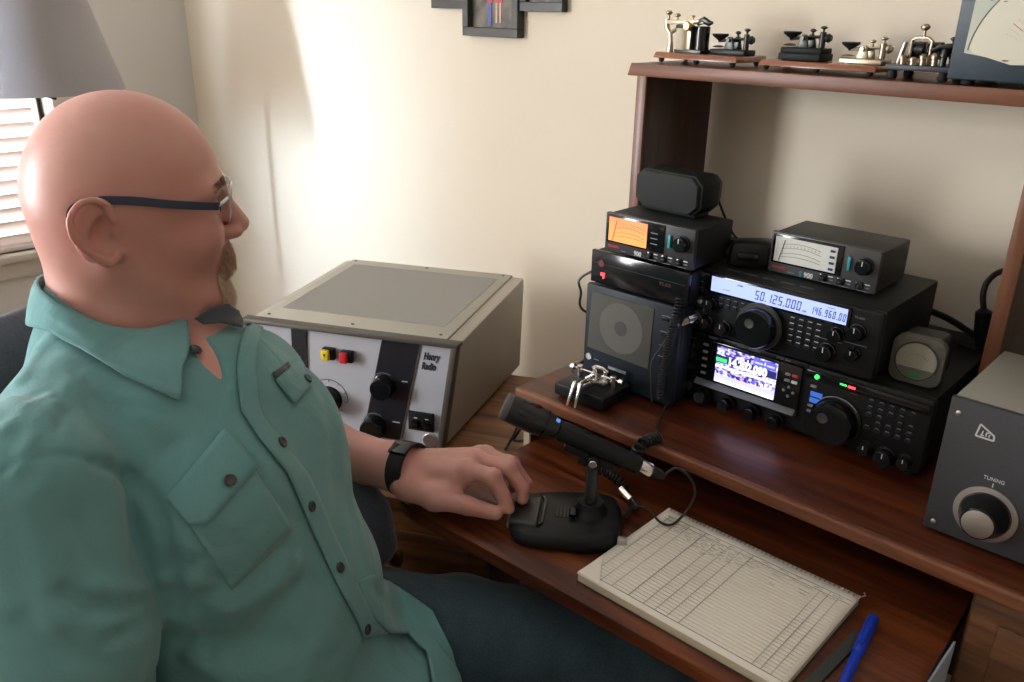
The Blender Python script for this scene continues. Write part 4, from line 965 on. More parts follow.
def grad(f, p, e=.002):
    p = np.asarray(p, float); g = np.array([f((p+d)[None])[0]-f((p-d)[None])[0] for d in np.eye(3)*e]); return g/(np.linalg.norm(g)+1e-12)
def hit(f, x, y, dmin=.4, dmax=2.2):
    d = ray(x, y); L = np.linalg.norm(d); t = dmin
    for i in range(200):
        v = f((CAM+d*t)[None])[0]
        if v < .0004: break
        t += max(v*.6, .0004)/L
        if t > dmax: return None
    return CAM+d*t

def hitv(f, pts, dmin=.4, dmax=2.2):
    pts = np.array(pts, float); D_ = cF[None]+cR[None]*((pts[:, :1]-512)/FPX)-cU[None]*((pts[:, 1:]-341)/FPX)
    L = np.linalg.norm(D_, axis=1); t = np.full(len(pts), dmin); done = np.zeros(len(pts), bool)
    for i in range(160):
        idx = np.where(~done & (t < dmax))[0]
        if len(idx) == 0: break
        v = f(CAM+D_[idx]*t[idx, None]); h_ = v < .0004; done[idx[h_]] = True
        t[idx] += np.where(h_, 0, np.maximum(v*.65, .0004))/L[idx]
    return CAM+D_*t[:, None], done
def gradv(f, P, e=.002):
    G = np.stack([f(P+np.eye(3)[i]*e)-f(P-np.eye(3)[i]*e) for i in range(3)], 1); return G/(np.linalg.norm(G, axis=1)[:, None]+1e-12)
# man frame
fa_ = math.radians(36); fw = np.array([math.cos(fa_), math.sin(fa_), 0]); rt = np.array([fw[1], -fw[0], 0]); up = np.array([0, 0, 1.])
N0 = np.array([-.895, .335, .985]); H0 = np.array([-.785, .415, .52])
BM = np.stack([fw, rt, up])      # world -> man rows
def mf(a, b, c): return H0+fw*a+rt*b+up*c
hx = np.array([math.cos(math.radians(68)), math.sin(math.radians(68)), 0]); hl = np.array([-hx[1], hx[0], 0]); HB = np.stack([hx, hl, up]); HC = np.array([-.895, .351, 1.138])
def hd(a, b, c): return HC+hx*a+hl*b+up*c

# arm joints
SR = N0+rt*.200-up*.062+fw*.01; ER = SR+np.array([.075, -.035, -.275]); WRr = ER+fw*.20-rt*.03+up*(-.075)
SL = N0-rt*.160-up*.118+fw*.062; EL = at(268, 440, 1.30); WL = np.array([-.835, .645, .724])

zt = np.array([-.135, -.128, -.115, -.10, -.085, -.066, -.05, -.035, -.008, .008, .03, .05])
xf = np.array([.045, .074, .089, .093, .092, .095, .094, .093, .096, .096, .078, .05])
xb = np.array([.035, .010, -.010, -.025, -.04, -.050, -.055, -.058, -.056, -.052, -.045, -.03])
wt = np.array([.012, .030, .043, .052, .060, .067, .071, .0735, .0735, .071, .058, .030])
def head_sdf(P):
    q = (P-HC)@HB.T; q = q.copy(); s = np.abs(q[:, 1]); X, Z = q[:, 0], q[:, 2]; S = np.stack([X, s, Z], 1)
    cran = ell(q, (.0080, 0, .019), (.0945, .0775, .0915))
    cran = smin(cran, ell(q, (-.027, 0, -.005), (.055, .066, .062)), .03)
    zc = np.clip(Z, zt[0], zt[-1]); F_ = np.interp(zc, zt, xf); B_ = np.interp(zc, zt, xb); W_ = np.interp(zc, zt, wt)
    cx = B_+.45*(F_-B_); a = np.where(X > cx, F_-cx, cx-B_)
    k0 = (np.abs((X-cx)/a)**2.15+(s/W_)**2.15)**(1/2.15); face = (k0-1)*np.minimum(a, W_)
    face = np.maximum(face, np.maximum(zt[0]-Z, Z-.045))
    d = smin(cran, face, .022)
    d = smin(d, rc(S, (.088, .006, .012), (.079, .044, .012), .0125, .009), .014)       # brow
    d = smin(d, ell(S, (.062, .040, -.036), (.032, .028, .026)), .02)                    # cheek
    d = smax(d, -ell(S, (.104, .030, -.008), (.016, .017, .011)), .012)                  # socket
    d = smin(d, ell(S, (.0815, .032, -.008), (.0135, .0145, .0128)), .004)               # lids
    d = smin(d, rc(q, (.0955, 0, .004), (.117, 0, -.034), .0085, .0108), .012)            # nose
    d = smin(d, ell(S, (.106, .0115, -.0415), (.0125, .0075, .0075)), .006)
    d = smax(d, -ell(S, (.112, .0055, -.0505), (.005, .003, .004)), .003)
    d = smin(d, ell(q, (.0915, 0, -.066), (.013, .026, .016)), .012)                     # upper lip
    d = smin(d, ell(q, (.098, 0, -.0775), (.007, .022, .0045)), .004)
    d = smin(d, ell(q, (.097, 0, -.0885), (.008, .019, .0055)), .005)
    d = smax(d, -rc(S, (.108, 0, -.0830), (.094, .025, -.0845), .0012, .001), .003)
    d = smin(d, ell(q, (.078, 0, -.113), (.020, .027, .018)), .014)                      # chin
    d = smin(d, rc(q, (.050, 0, -.118), (.010, 0, -.150), .034, .050), .025)             # under the jaw
    d = smin(d, rc(S, (-.010, .058, -.045), (.055, .034, -.108), .018, .016), .02)       # jaw line
    # ear
    c, sn = math.cos(.35), math.sin(.35); Q = np.stack([X+.004, s-.0735, Z], 1); E = np.stack([Q[:, 0]*c+Q[:, 1]*(-sn)*-1*0+Q[:, 0]*0, Q[:, 1]+Q[:, 0]*.42, Q[:, 2]], 1)
    e = ell(E, (-.0195, .0030, -.0115), (.0195, .0060, .0315))
    hp = [(-.004, 0, -.004), (-.006, .001, .012), (-.015, .002, .020), (-.027, .003, .019), (-.036, .004, .008), (-.037, .004, -.008), (-.031, .003, -.022), (-.021, .002, -.034), (-.012, .001, -.042), (-.005, 0, -.037)]
    hel = np.full(len(E), 9.)
    hq = [np.array(p) for p in spline([(x, y+.0085, z) for x, y, z in hp], 4)]
    for i in range(len(hq)-1):
        r_a = .0036+.0018*min(1, max(0, (i-22)/8)); hel = np.minimum(hel, rc(E, hq[i], hq[i+1], r_a, r_a))
    e = smin(e, hel, .004)
    e = smax(e, -ell(E, (-.0135, .0080, -.013), (.0115, .0095, .0165)), .003)
    e = smin(e, rc(E, (-.016, .005, .008), (-.027, .0045, -.010), .0024, .0030), .004)
    e = smin(e, ell(E, (-.003, .003, -.014), (.004, .005, .006)), .004)
    d = smin(d, e, .005)
    return d
def neck_sdf(P):
    d = rc(P, hd(-.022, 0, -.045), hd(-.022, 0, -.14), .060, .062)
    d = smin(d, rc(P, hd(.000, 0, -.12), N0+fw*.0-up*.03, .052, .070), .03)
    return d
# ---- hand points (left hand on the microphone base)
iM = np.array([-.728, .691, .742]); lat = np.array([-.38, .92, 0]); hdv = np.array([.92, .38, 0])
fing = [  # MCP, PIP, DIP, TIP, radii
    ([-.728, .691, .742], onz(493, 477, .743), onz(503, 496, .719), onz(508.5, 508.5, .7030), (.0128, .0114, .0100, .0086)),
    (iM+lat*.023+up*.004, iM+lat*.023+hdv*.050+up*.002, iM+lat*.020+hdv*.073-up*.021, iM+lat*.016+hdv*.074-up*.0365, (.0128, .0114, .0100, .0088)),
    (iM+lat*.044-up*.000, iM+lat*.044+hdv*.047-up*.004, iM+lat*.040+hdv*.070-up*.027, iM+lat*.036+hdv*.068-up*.044, (.0122, .0108, .0096, .0084)),
    (iM+lat*.062-up*.008, iM+lat*.064+hdv*.034-up*.014, iM+lat*.061+hdv*.048-up*.033, iM+lat*.057+hdv*.044-up*.050, (.0112, .0096, .0086, .0076)),
]
thumbp = ([-.790, .636, .716], [-.752, .649, .7070], [-.707, .670, .7045], [-.671, .687, .7015])
def hand_sdf(P):
    d = rc(P, WL, WL+hdv*.012, .0295, .0285)
    W = WL+hdv*.02
    # palm: metacarpals
    offs = [(0, .0), (.020, .006), (.038, .004), (.052, -.004)]
    palm = None
    for (mc, pp, dp, tp, r), (o, oz) in zip(fing, offs):
        a = WL+hdv*.022+lat*(o*.55-.004)+up*(oz-.004)
        c = rc(P, a, np.array(mc)-up*.0035, .018, .0140)
        palm = c if palm is None else smin(palm, c, .014)
    palm = smin(palm, rc(P, WL+hdv*.03+lat*.028-up*.008, np.array(fing[3][0])-up*.010, .018, .013), .012)
    d = smin(d, palm, .02)
    th = rc(P, WL+hdv*.012-lat*.006-up*.004, thumbp[0], .022, .0205)
    th = smin(th, rc(P, thumbp[0], thumbp[1], .0205, .0170), .012)
    th = smin(th, rc(P, thumbp[1], thumbp[2], .0160, .0128), .008)
    th = smin(th, rc(P, thumbp[2], thumbp[3], .0132, .0100), .004)
    web = rc(P, np.array(thumbp[1])+hdv*.004, np.array(fing[0][0])-hdv*.004-up*.012, .012, .010)
    d = smin(d, th, .012); d = smin(d, web, .016)
    fs = None
    for mc, pp, dp, tp, r in fing:
        c = smin(rc(P, mc, pp, r[0]*.98, r[1]), rc(P, pp, dp, r[1], r[2]), .003); c = smin(c, rc(P, dp, tp, r[2]*.98, r[3]), .003)
        c = smin(c, np.linalg.norm(P-(np.array(mc)+up*.001), axis=1)-r[0]*1.06, .008)
        c = smin(c, np.linalg.norm(P-(np.array(pp)), axis=1)-r[1]*1.05, .005)
        fs = c if fs is None else smin(fs, c, .0022)
    d = smin(d, fs, .006)
    # tendon and knuckle furrows
    for mc, *_ in fing[:3]:
        mc = np.array(mc)
        d = d-.0010*np.exp(-(rc(P, WL+hdv*.035+up*.020+(mc-iM)*.5, mc+up*.012, 0, 0)/.0045)**2)
    return d
def arms_sdf(P):
    fl_ = smin(rc(P, EL, EL*.55+WL*.45, .050, .047), rc(P, EL*.55+WL*.45, WL, .047, .030), .02)
    d = smin(rc(P, SL, EL, .050, .043), fl_, .02)
    r_ = smin(rc(P, SR, ER, .055, .045), rc(P, ER, WRr, .042, .028), .02)
    # right hand resting on the thigh
    h0 = WRr+fw*.03-up*.01
    r_ = smin(r_, rc(P, WRr, h0+fw*.045-up*.01, .027, .026), .02)
    for k, L_f in enumerate((.075, .085, .08, .062)):
        o = (k-1.5)*.021; b0 = h0+rt*o+fw*.055-up*.008; b1 = b0+fw*L_f*.55+rt*o*.15-up*.006; b2 = b1+fw*L_f*.4-up*.016
        r_ = smin(r_, smin(rc(P, b0, b1, .010, .009), rc(P, b1, b2, .009, .0075), .003), .006)
    t0 = h0-rt*.028+fw*.01; r_ = smin(r_, smin(rc(P, WRr-rt*.008, t0, .018, .013), rc(P, t0, t0+fw*.05-rt*.022-up*.008, .013, .009), .006), .010)
    return d, r_
def torso_core(P):
    d = ell(P, N0*.6+H0*.4+fw*.03, (.095, .16, .20), BM)
    d = smin(d, rc(P, SR, SL, .045, .045), .05)
    d = smin(d, ell(P, H0+fw*.03+up*.05, (.11, .15, .16), BM), .06)
    return d
def body_sdf(P):
    n = len(P); d = np.full(n, .5)
    hdist = np.linalg.norm(P-HC, axis=1)
    m = hdist < .26; m2 = hdist < .36
    if m2.any():
        dd = neck_sdf(P[m2]); h_ = np.maximum(hdist[m2]-.17, .02)
        mm = m[m2]
        if mm.any():
            hh = head_sdf(P[m]); h_[mm] = hh
        d[m2] = np.minimum(smin(dd, h_, .02), np.where(mm, 9, h_+.0)); 
    d = smin(d, torso_core(P), .035)
    a, r_ = arms_sdf(P)
    d = smin(d, r_, .02)
    hm_ = np.linalg.norm(P-np.array([-.74, .68, .72]), axis=1) < .19
    if hm_.any(): a[hm_] = smin(a[hm_], hand_sdf(P[hm_]), .02)
    d = smin(d, a, .02)
    return d

# ------------------------------------------------------------------ shirt
NB = N0-up*.022-fw*.02; KR = mf(.43, .17, -.02); KL = mf(.47, -.14, -.02); HR = mf(.0, .10, -.01); HL = mf(0, -.10, -.01)
def shirt_base(P):
    d = ell(P, mf(-.070, 0, .285), (.135, .178, .185), BM)
    d = smin(d, ell(P, mf(.005, .015, .120), (.130, .165, .155), BM), .10)
    d = smin(d, ell(P, mf(.055, -.01, -.005), (.168, .210, .088), BM), .06)
    d = smin(d, rc(P, NB, SR+up*.002, .062, .064), .05)
    d = smin(d, rc(P, NB, SL+up*.002, .060, .058), .05)
    d = smin(d, rc(P, hd(-.035, .0, -.115), NB-up*.03, .060, .075), .03)
    d = smin(d, ell(P, mf(.0, .09, .300), (.065, .085, .09), BM), .05)
    d = smin(d, ell(P, mf(.0, -.08, .300), (.065, .085, .09), BM), .05)
    d = smin(d, ell(P, mf(-.080, 0, .405), (.085, .105, .070), BM), .05)
    sr = smin(rc(P, SR, SR*.5+ER*.5, .076, .086), rc(P, SR*.5+ER*.5, ER+(ER-SR)*.05, .086, .074), .03)
    d = smin(d, sr, .009)
    SLe = EL*.62+SL*.38
    d = smin(d, rc(P, SL, SLe, .062, .058), .03)
    return d
def fold_noise(P, s=1.):
    q = P*s
    w = q+.03*np.sin(q[:, [1, 2, 0]]*19+1.3)+.015*np.sin(q[:, [2, 0, 1]]*43+.4)
    a = np.sin(w@np.array([31., 17., 23.])+1.)*np.sin(w@np.array([-13., 29., -19.])+2.)
    b_ = np.sin(w@np.array([47., -21., 61.])+.5)*np.sin(w@np.array([23., 37., -31.]))
    return a*.0022+b_*.0012
CREASE = []   # (points, radius, depth)
def neck_cut(P):
    d = rc(P, hd(-.018, 0, -.09), hd(-.016, 0, -.16), .0625, .064)
    q = (P-HC)@HB.T
    # collar opening plane: high at the nape, low at the throat
    d = smax(d, -(q[:, 2]+.155+.55*q[:, 0]), .004)
    return np.minimum(d, -(-(q[:, 2]+.083+.63*(q[:, 0]+.081))))  if False else d
def vcut(P):
    # open collar: a slit down the chest following the placket
    return poly_w(P)
VP = None
def poly_w(P):
    d = np.full(len(P), 9.)
    for (a, b, ra, rb) in VP: d = np.minimum(d, rc(P, a, b, ra, rb))
    return d
def shirt_sdf(P):
    d = shirt_base(P)+fold_noise(P)
    for pts, r, dep in CREASE:
        m = np.abs(d) < .03
        if m.any():
            q = poly_dist(P[m], pts); d[m] += dep*np.exp(-(q/r)**2)
    d = smax(d, -neck_cut(P), .006)
    if VP: d = smax(d, -poly_w(P), .004)
    # hem: cut along the lap, below the belly
    q = (P-H0)@BM.T
    d = smax(d, -(q[:, 2]+.075), .006)
    return d
# creases traced on the cloth
def trace(pxs, f=shirt_base): return [p for p in (hit(f, *q) for q in pxs) if p is not None]
def crease(pxs, r, dep):
    p = trace(pxs)
    if len(p) > 1: CREASE.append((p, r, dep))
crease([(97, 463), (128, 477), (150, 495), (162, 522), (168, 555), (176, 590)], .007, .008)
crease([(0, 472), (26, 457), (60, 455), (97, 463)], .004, .0025)
crease([(60, 592), (90, 606), (125, 608), (172, 596)], .008, .009)
crease([(100, 585), (135, 592), (165, 585)], .010, -.005)
crease([(85, 330), (74, 380), (58, 430)], .004, .002)
crease([(20, 380), (40, 350), (60, 330)], .010, -.006)
crease([(10, 400), (30, 420), (62, 400), (75, 380)], .009, -.004)
crease([(164, 560), (200, 570), (235, 580)], .012, .006)
crease([(200, 600), (240, 575), (280, 550)], .012, .006)
crease([(230, 610), (270, 590), (300, 560)], .010, -.004)
crease([(215, 540), (250, 560), (270, 600), (262, 640)], .014, .004)
crease([(240, 660), (270, 620), (300, 585)], .012, .005)
crease([(180, 640), (230, 650), (290, 640)], .016, .005)
crease([(374, 590), (400, 620), (415, 650)], .010, .006)
crease([(385, 585), (410, 600), (432, 640)], .010, -.004)
for q_ in (([(18, 470), (30, 440), (55, 405)], .006, -.004), ([(5, 430), (28, 408), (50, 395)], .006, -.004), ([(30, 500), (45, 560), (55, 620)], .014, -.005), ([(110, 640), (150, 620), (178, 610)], .009, .006),
           ([(150, 682), (175, 660), (188, 640)], .006, .006), ([(170, 590), (200, 615), (210, 660)], .009, .004), ([(250, 470), (275, 500), (300, 520)], .008, .003), ([(180, 440), (160, 455), (150, 480)], .008, .003),
           ([(100, 400), (140, 430), (165, 450)], .010, .003), ([(262, 340), (280, 360), (290, 380)], .007, .004), ([(75, 520), (95, 560), (120, 590)], .010, .004), ([(290, 560), (310, 600), (335, 640)], .009, -.004),
           ([(205, 560), (235, 545), (262, 520)], .007, .004), ([(180, 400), (205, 420), (215, 440)], .007, .002), ([(25, 620), (60, 650), (110, 665)], .010, .005)): crease(*q_)
vp_ = trace([(203, 342), (214, 362), (229, 386)])
VP = [(vp_[0]+up*.015-fw*.005, vp_[1]-fw*.002, .014, .009), (vp_[1]-fw*.002, vp_[2], .009, .002)]
mn = thing('person', 'bald man in a teal button shirt and glasses sitting at the desk', 'person', tuple(H0*[1, 1, 0]))
PO = H0*[1, 1, 0]
def skin_mat():
    m = bpy.data.materials.new('skin'); m.use_nodes = True; nt = m.node_tree; b = nt.nodes['Principled BSDF']
    b.inputs['Roughness'].default_value = .42; b.inputs['Specular IOR Level'].default_value = .45
    b.inputs['Subsurface Weight'].default_value = .12; b.inputs['Subsurface Radius'].default_value = (.012, .004, .002); b.inputs['Subsurface Scale'].default_value = 1.
    tc = nt.nodes.new('ShaderNodeTexCoord')
    n = nt.nodes.new('ShaderNodeTexNoise'); n.inputs['Scale'].default_value = 14; n.inputs['Detail'].default_value = 5
    n2 = nt.nodes.new('ShaderNodeTexNoise'); n2.inputs['Scale'].default_value = 420; n2.inputs['Detail'].default_value = 3
    for q in (n, n2): nt.links.new(tc.outputs['Object'], q.inputs['Vector'])
    r = nt.nodes.new('ShaderNodeValToRGB'); e = r.color_ramp.elements
    e[0].position = .3; e[0].color = (.62, .345, .290, 1); e[1].position = .7; e[1].color = (.56, .255, .215, 1)
    nt.links.new(n.outputs['Fac'], r.inputs[0]); nt.links.new(r.outputs[0], b.inputs['Base Color'])
    bp = nt.nodes.new('ShaderNodeBump'); bp.inputs['Strength'].default_value = .15; bp.inputs['Distance'].default_value = .0008
    nt.links.new(n2.outputs['Fac'], bp.inputs['Height']); nt.links.new(bp.outputs[0], b.inputs['Normal']); return m
M['skin'] = skin_mat()
M['shirt'] = fabric('teal_shirt_cloth', (.110, .265, .268), (.170, .355, .355), 1100, bump=.08, wrinkle=.3)
M['shirt_dk'] = fabric('slate_lining', (.055, .065, .085), (.10, .11, .13), 900)
M['denim'] = fabric('denim', (.012, .028, .040), (.075, .120, .145), 380, bump=.7, mott=30, wrinkle=.5)
M['button'] = mat('shirt_button', (.045, .045, .05), .35)
V, Q = snet(body_sdf, (-1.18, .02, .50), (-.40, .92, 1.28), .0026)
mesh_obj('body', V-PO, Q, M['skin'], mn)
V, Q = snet(shirt_sdf, (-1.20, -.02, .42), (-.42, .78, 1.10), .0030, lip=1.6)
shirt = mesh_obj('shirt', V-PO, Q, M['shirt'], mn)
def jeans_sdf(P):
    d = ell(P, mf(.02, 0, -.03), (.145, .190, .105), BM)
    for Hh, K, s in ((HR, KR, 1), (HL, KL, -1)):
        d = smin(d, rc(P, Hh+up*.004, K, .099, .080), .04)
        A = K+fw*.02-up*.40
        d = smin(d, rc(P, K, A, .073, .056), .03)
        d = smax(d, -(P[:, 2]-.085), .004)
    return d+fold_noise(P, .8)*2.2
V, Q = snet(jeans_sdf, (-1.05, .15, .03), (-.15, 1.05, .66), .0055, lip=1.5)
jn = mesh_obj('jeans', V-PO, Q, M['denim'], mn)
M['shoe'] = mat('shoe_leather', (.03, .022, .018), .4)
for K in (KR, KL):
    A = K+fw*.02; A = np.array([A[0], A[1], 0])
    def shoe(P, A=A):
        d = rc(P, A-fw*.03+up*.045, A+fw*.02+up*.055, .042, .040); d = smin(d, rc(P, A+fw*.02+up*.045, A+fw*.17+up*.030, .042, .036), .04)
        return smax(d, .0015-P[:, 2], .004)
    V, Q = snet(shoe, A-[.3, .3, .01], A+[.3, .3, .16], .006); mesh_obj('shoe', V-PO, Q, M['shoe'], mn)

# patches of cloth laid on the body
def interp(pl, n):
    pl = [np.array(p, float) for p in pl]; L = np.cumsum([0]+[np.linalg.norm(b-a) for a, b in zip(pl[:-1], pl[1:])]); t = np.linspace(0, L[-1], n)
    return np.stack([np.interp(t, L, [p[k] for p in pl]) for k in range(len(pl[0]))], 1)
def cloth(name, A, Bp, m, parent, n=36, rows=8, off=.0025, f=shirt_sdf, thick=.0014, label=None, ramp=0):
    a = interp(A, n); b_ = interp(Bp, n)
    q = np.concatenate([a*(1-j/rows)+b_*(j/rows) for j in range(rows+1)]); V, ok = hitv(f, q)
    if not ok.all():
        gi = np.where(ok)[0]
        for i in np.where(~ok)[0]: V[i] = V[gi[np.argmin(np.linalg.norm(q[gi]-q[i], axis=1))]]
    V = V+gradv(f, V)*(off*(np.clip(np.tile(np.arange(n), rows+1)/(n*ramp), .12, 1)[:, None] if ramp else 1))
    V = np.array(V); Qd = np.array([[j*n+i, j*n+i+1, (j+1)*n+i+1, (j+1)*n+i] for j in range(rows) for i in range(n-1)])
    G = V.reshape(rows+1, n, 3)
    for _ in range(3):
        G[1:-1, 1:-1] = (G[1:-1, 1:-1]*2+G[:-2, 1:-1]+G[2:, 1:-1]+G[1:-1, :-2]+G[1:-1, 2:])/6
    o = mesh_obj(name, G.reshape(-1, 3)-PO, Qd, m, parent)
    md = o.modifiers.new('thickness', 'SOLIDIFY'); md.thickness = thick; md.offset = 0
    if label: o['label'] = label
    return o
def on_skin(P): return np.minimum(shirt_sdf(P), body_sdf(P)-.004)
# placket and front edge
pk_l = [(246, 324), (239, 345), (236, 368), (237, 390), (240, 412), (258, 440), (285, 473), (296, 497), (311, 533), (324, 560), (340, 593), (354, 618), (362, 637)]
pk_r = [(262, 330), (256, 350), (253, 374), (255, 398), (262, 418), (282, 444), (305, 474), (318, 500), (333, 536), (346, 564), (358, 592), (372, 618), (385, 634)]
cloth('placket', pk_l, pk_r, M['shirt'], shirt, n=60, rows=5, off=.0035, thick=.002)
def button(parent, x, y, r=.0062, f=shirt_sdf, off=.0045):
    p = hit(f, x, y); g_ = grad(f, p, .006); p = p+g_*off-PO
    b = MB().lathe([(r, 0), (r, .0016), (r*.8, .0024), (r*.62, .0018), (.0003, .0018)], p, g_, 24)
    return b.build('button', M['button'], parent)
for q in ((279, 444), (308, 507), (337, 568), (364, 629)): button(shirt, *q)
# near chest pocket
pkt = cloth('pocket', [(180, 512), (240, 446)], [(232, 590), (292, 530)], M['shirt'], shirt, n=24, rows=14, off=.0012)
flp = cloth('pocket_flap', [(167, 499), (224, 429)], [(189, 524), (206, 525), (258, 466)], M['shirt'], shirt, n=26, rows=8, off=.0035, thick=.002)
button(flp, 228, 482, off=.0065)
# far chest pocket with a slate trim
cloth('pocket_trim', [(270, 374), (286, 364)], [(273, 379), (288, 369)], M['shirt_dk'], shirt, n=10, rows=3, off=.004, label='slate pocket trim')
cloth('pocket_flap', [(274, 381), (298, 358)], [(292, 404), (309, 388)], M['shirt'], shirt, n=14, rows=8, off=.003, thick=.002)
button(shirt, 305, 381)
uni = lambda P: np.minimum(shirt_sdf(P), jeans_sdf(P))
cloth('shirt_tail', [(356, 582), (372, 574), (391, 586), (433, 614), (453, 650), (464, 695)], [(360, 594), (371, 618), (386, 634), (405, 638), (424, 655), (430, 695)], M['shirt'], shirt, n=50, rows=14, off=.009, f=uni, thick=.003, ramp=.45)
# collar, built as a ring of cloth round the neck
nc = lambda P: rc(P, hd(-.018, 0, -.07), hd(-.016, 0, -.19), .062, .064)
def collar(phi0, phi1, name, m, far=False, n=44, rows=9):
    V = []
    px_ = interp([(48, 323), (65, 344), (123, 379), (180, 403)], 101)
    bi = [int(max(0, min(100, (168-(phi0+(phi1-phi0)*i/(n-1)))/(168-31)*100))) for i in range(n)]
    BT, _ok = hitv(shirt_base, px_[bi]); BT = BT+gradv(shirt_base, BT)*.006
    for j in range(rows+1):
        t = j/rows
        for i in range(n):
            dg = phi0+(phi1-phi0)*i/(n-1); ph = math.radians(dg); a_ = abs((dg+180) % 360-180)   # 0 = front, 180 = nape
            side = -hl if not far else hl
            dr = hx*math.cos(ph)+side*math.sin(ph)
            op = 0
            r0 = .0675+.040*op
            X_ = -.018+r0*math.cos(ph)
            T = hd(-.018, 0, 0)+dr*r0; T[2] = HC[2]-.083-.60*(X_+.081)+(.030*op)
            ln = .043+.022*max(0, (90-a_)/60)
            sw = max(0, (80-a_)/50)
            p = T+(dr*.42-up*.9)*ln*t+dr*.004*math.sin(PI*min(1, t*3))
            if not far:
                k_ = BT[i] if dg < 168 else None
                if k_ is not None:
                    wq = min(1, (168-dg)/14); p = p*(1-wq)+(T*(1-t)+k_*t+dr*.007*math.sin(PI*min(1, t*1.5)))*wq
            for _ in range(6):
                f_ = lambda P: np.minimum(shirt_base(P)-.007, nc(P)-.004)
                s_ = f_(p[None])[0]
                if s_ < 0: p = p-grad(f_, p)*s_
            if t > .4:
                s_ = shirt_base(p[None])[0]-.008
                if s_ > 0: p = p-grad(shirt_base, p)*s_*min(1, (t-.4)*1.6)
            V.append(p)
    V = np.array(V); Qd = np.array([[j*n+i, j*n+i+1, (j+1)*n+i+1, (j+1)*n+i] for j in range(rows) for i in range(n-1)])
    G = V.reshape(rows+1, n, 3)
    for _ in range(4): G[1:-1, 1:-1] = (G[1:-1, 1:-1]*2+G[:-2, 1:-1]+G[2:, 1:-1]+G[1:-1, :-2]+G[1:-1, 2:])/6
    o = mesh_obj(name, G.reshape(-1, 3)-PO, Qd, m, shirt); md = o.modifiers.new('thickness', 'SOLIDIFY'); md.thickness = .003; md.offset = 0; return o
collar(31, 180, 'collar', M['shirt'])
collar(78, 180, 'collar', M['shirt'], True)
cloth('collar_lining', [(193, 317), (207, 307), (224, 303), (238, 314)], [(202, 326), (216, 325), (228, 328), (239, 331)], M['shirt_dk'], shirt, n=20, rows=6, off=.006, f=on_skin, label='slate grey collar lining')
button(shirt, 194, 353, r=.0065)

# ---- hair: goatee and eyebrows as fine tapered strands
def strands(name, roots, dirs, L, r, m):
    n = len(roots); V = []; Qd = []
    rng = np.random.default_rng(3)
    for k in range(n):
        p = roots[k]; d = dirs[k]/np.linalg.norm(dirs[k]); u = np.cross(d, [.3, .5, .8]); u /= np.linalg.norm(u); w = np.cross(d, u); l = L[k]
        bend = rng.normal(0, .25, 3)
        b0 = len(V)
        for s, rr in ((0, r), (.5, r*.8), (1, r*.25)):
            c = p+d*l*s+bend*l*s*s*.4+np.array([0, 0, -.25])*l*s*s
            for a in range(3):
                an = a*2*PI/3; V.append(c+(u*math.cos(an)+w*math.sin(an))*rr)
        for s in range(2):
            for a in range(3): Qd.append([b0+s*3+a, b0+s*3+(a+1) % 3, b0+s*3+3+(a+1) % 3, b0+s*3+3+a])
    return mesh_obj(name, np.array(V)-PO, np.array(Qd), m, mn)
rng = np.random.default_rng(5)
def region(fn, lo, hi, n):
    out = []; dirs = []
    P = rng.uniform(lo, hi, (n*14, 3)); W_ = HC+P@HB
    for _ in range(3):
        d = head_sdf(W_); e = 1e-3
        G = np.stack([head_sdf(W_+np.eye(3)[i]*e)-head_sdf(W_-np.eye(3)[i]*e) for i in range(3)], 1); G /= np.linalg.norm(G, axis=1)[:, None]+1e-9
        W_ = W_-G*d[:, None]
    q = (W_-HC)@HB.T; ok = fn(q) & (np.abs(head_sdf(W_)) < .001); W_ = W_[ok][:n]; G = G[ok][:n]
    return W_, G
M['beard'] = mat('beard_hair', (.74, .56, .42), .6, noise=.4, nscale=120); M['brow'] = mat('eyebrow_hair', (.30, .20, .14), .6)
M['moust'] = mat('moustache_hair', (.44, .27, .18), .6, noise=.3, nscale=120)
W_, G = region(lambda q: (q[:, 2] < -.052) & (q[:, 2] > -.079) & (np.abs(q[:, 1]) < .030) & (q[:, 0] > .07), (.075, -.032, -.082), (.115, .032, -.050), 900)
dn = np.array([0, 0, -1.]); sd = (W_-HC)@hl
strands('moustache', W_, G*.55+dn*.9+hl*np.sign(sd)[:, None]*.35, rng.uniform(.005, .009, len(W_)), .00035, M['moust'])
W_, G = region(lambda q: ((q[:, 2] < -.094) & (q[:, 2] > -.132) & (np.abs(q[:, 1]) < .027) & (q[:, 0] > .066)) | ((np.abs(np.abs(q[:, 1])-.029) < .008) & (q[:, 2] < -.070) & (q[:, 2] > -.12) & (q[:, 0] > .065) & (np.abs(q[:, 1]) < .031)), (.055, -.036, -.134), (.115, .036, -.068), 1100)
strands('goatee', W_, G*.6+dn*1., rng.uniform(.006, .012, len(W_)), .00034, M['beard'])
W_, G = region(lambda q: (np.abs(q[:, 2]-.0165+(np.abs(q[:, 1])-.03)*.12) < .004) & (np.abs(q[:, 1]) > .013) & (np.abs(q[:, 1]) < .050) & (q[:, 0] > .06), (.06, -.052, .006), (.112, .052, .026), 260)
sd = np.sign((W_-HC)@hl)
for s in (-1, 1):
    k_ = sd == s; strands('eyebrow', W_[k_], (G*.4+hl*sd[:, None]*.9-hx*.2+up*.15)[k_], rng.uniform(.006, .009, k_.sum()), .00035, M['brow'])
M['eye_white'] = mat('eye_white', (.7, .66, .62), .15); M['iris'] = mat('iris', (.08, .12, .16), .1)
for s in (-1, 1):
    c = hd(.0835, s*.032, -.008)
    e = MB().sphere(c-PO, .0124, (1, 1, 1), 14).build('eye', M['eye_white'], mn)
    MB().lathe([(.0058, .0108), (.0050, .0121), (.0024, .0128)], c-PO, hx, 20).build('iris', M['iris'], e)

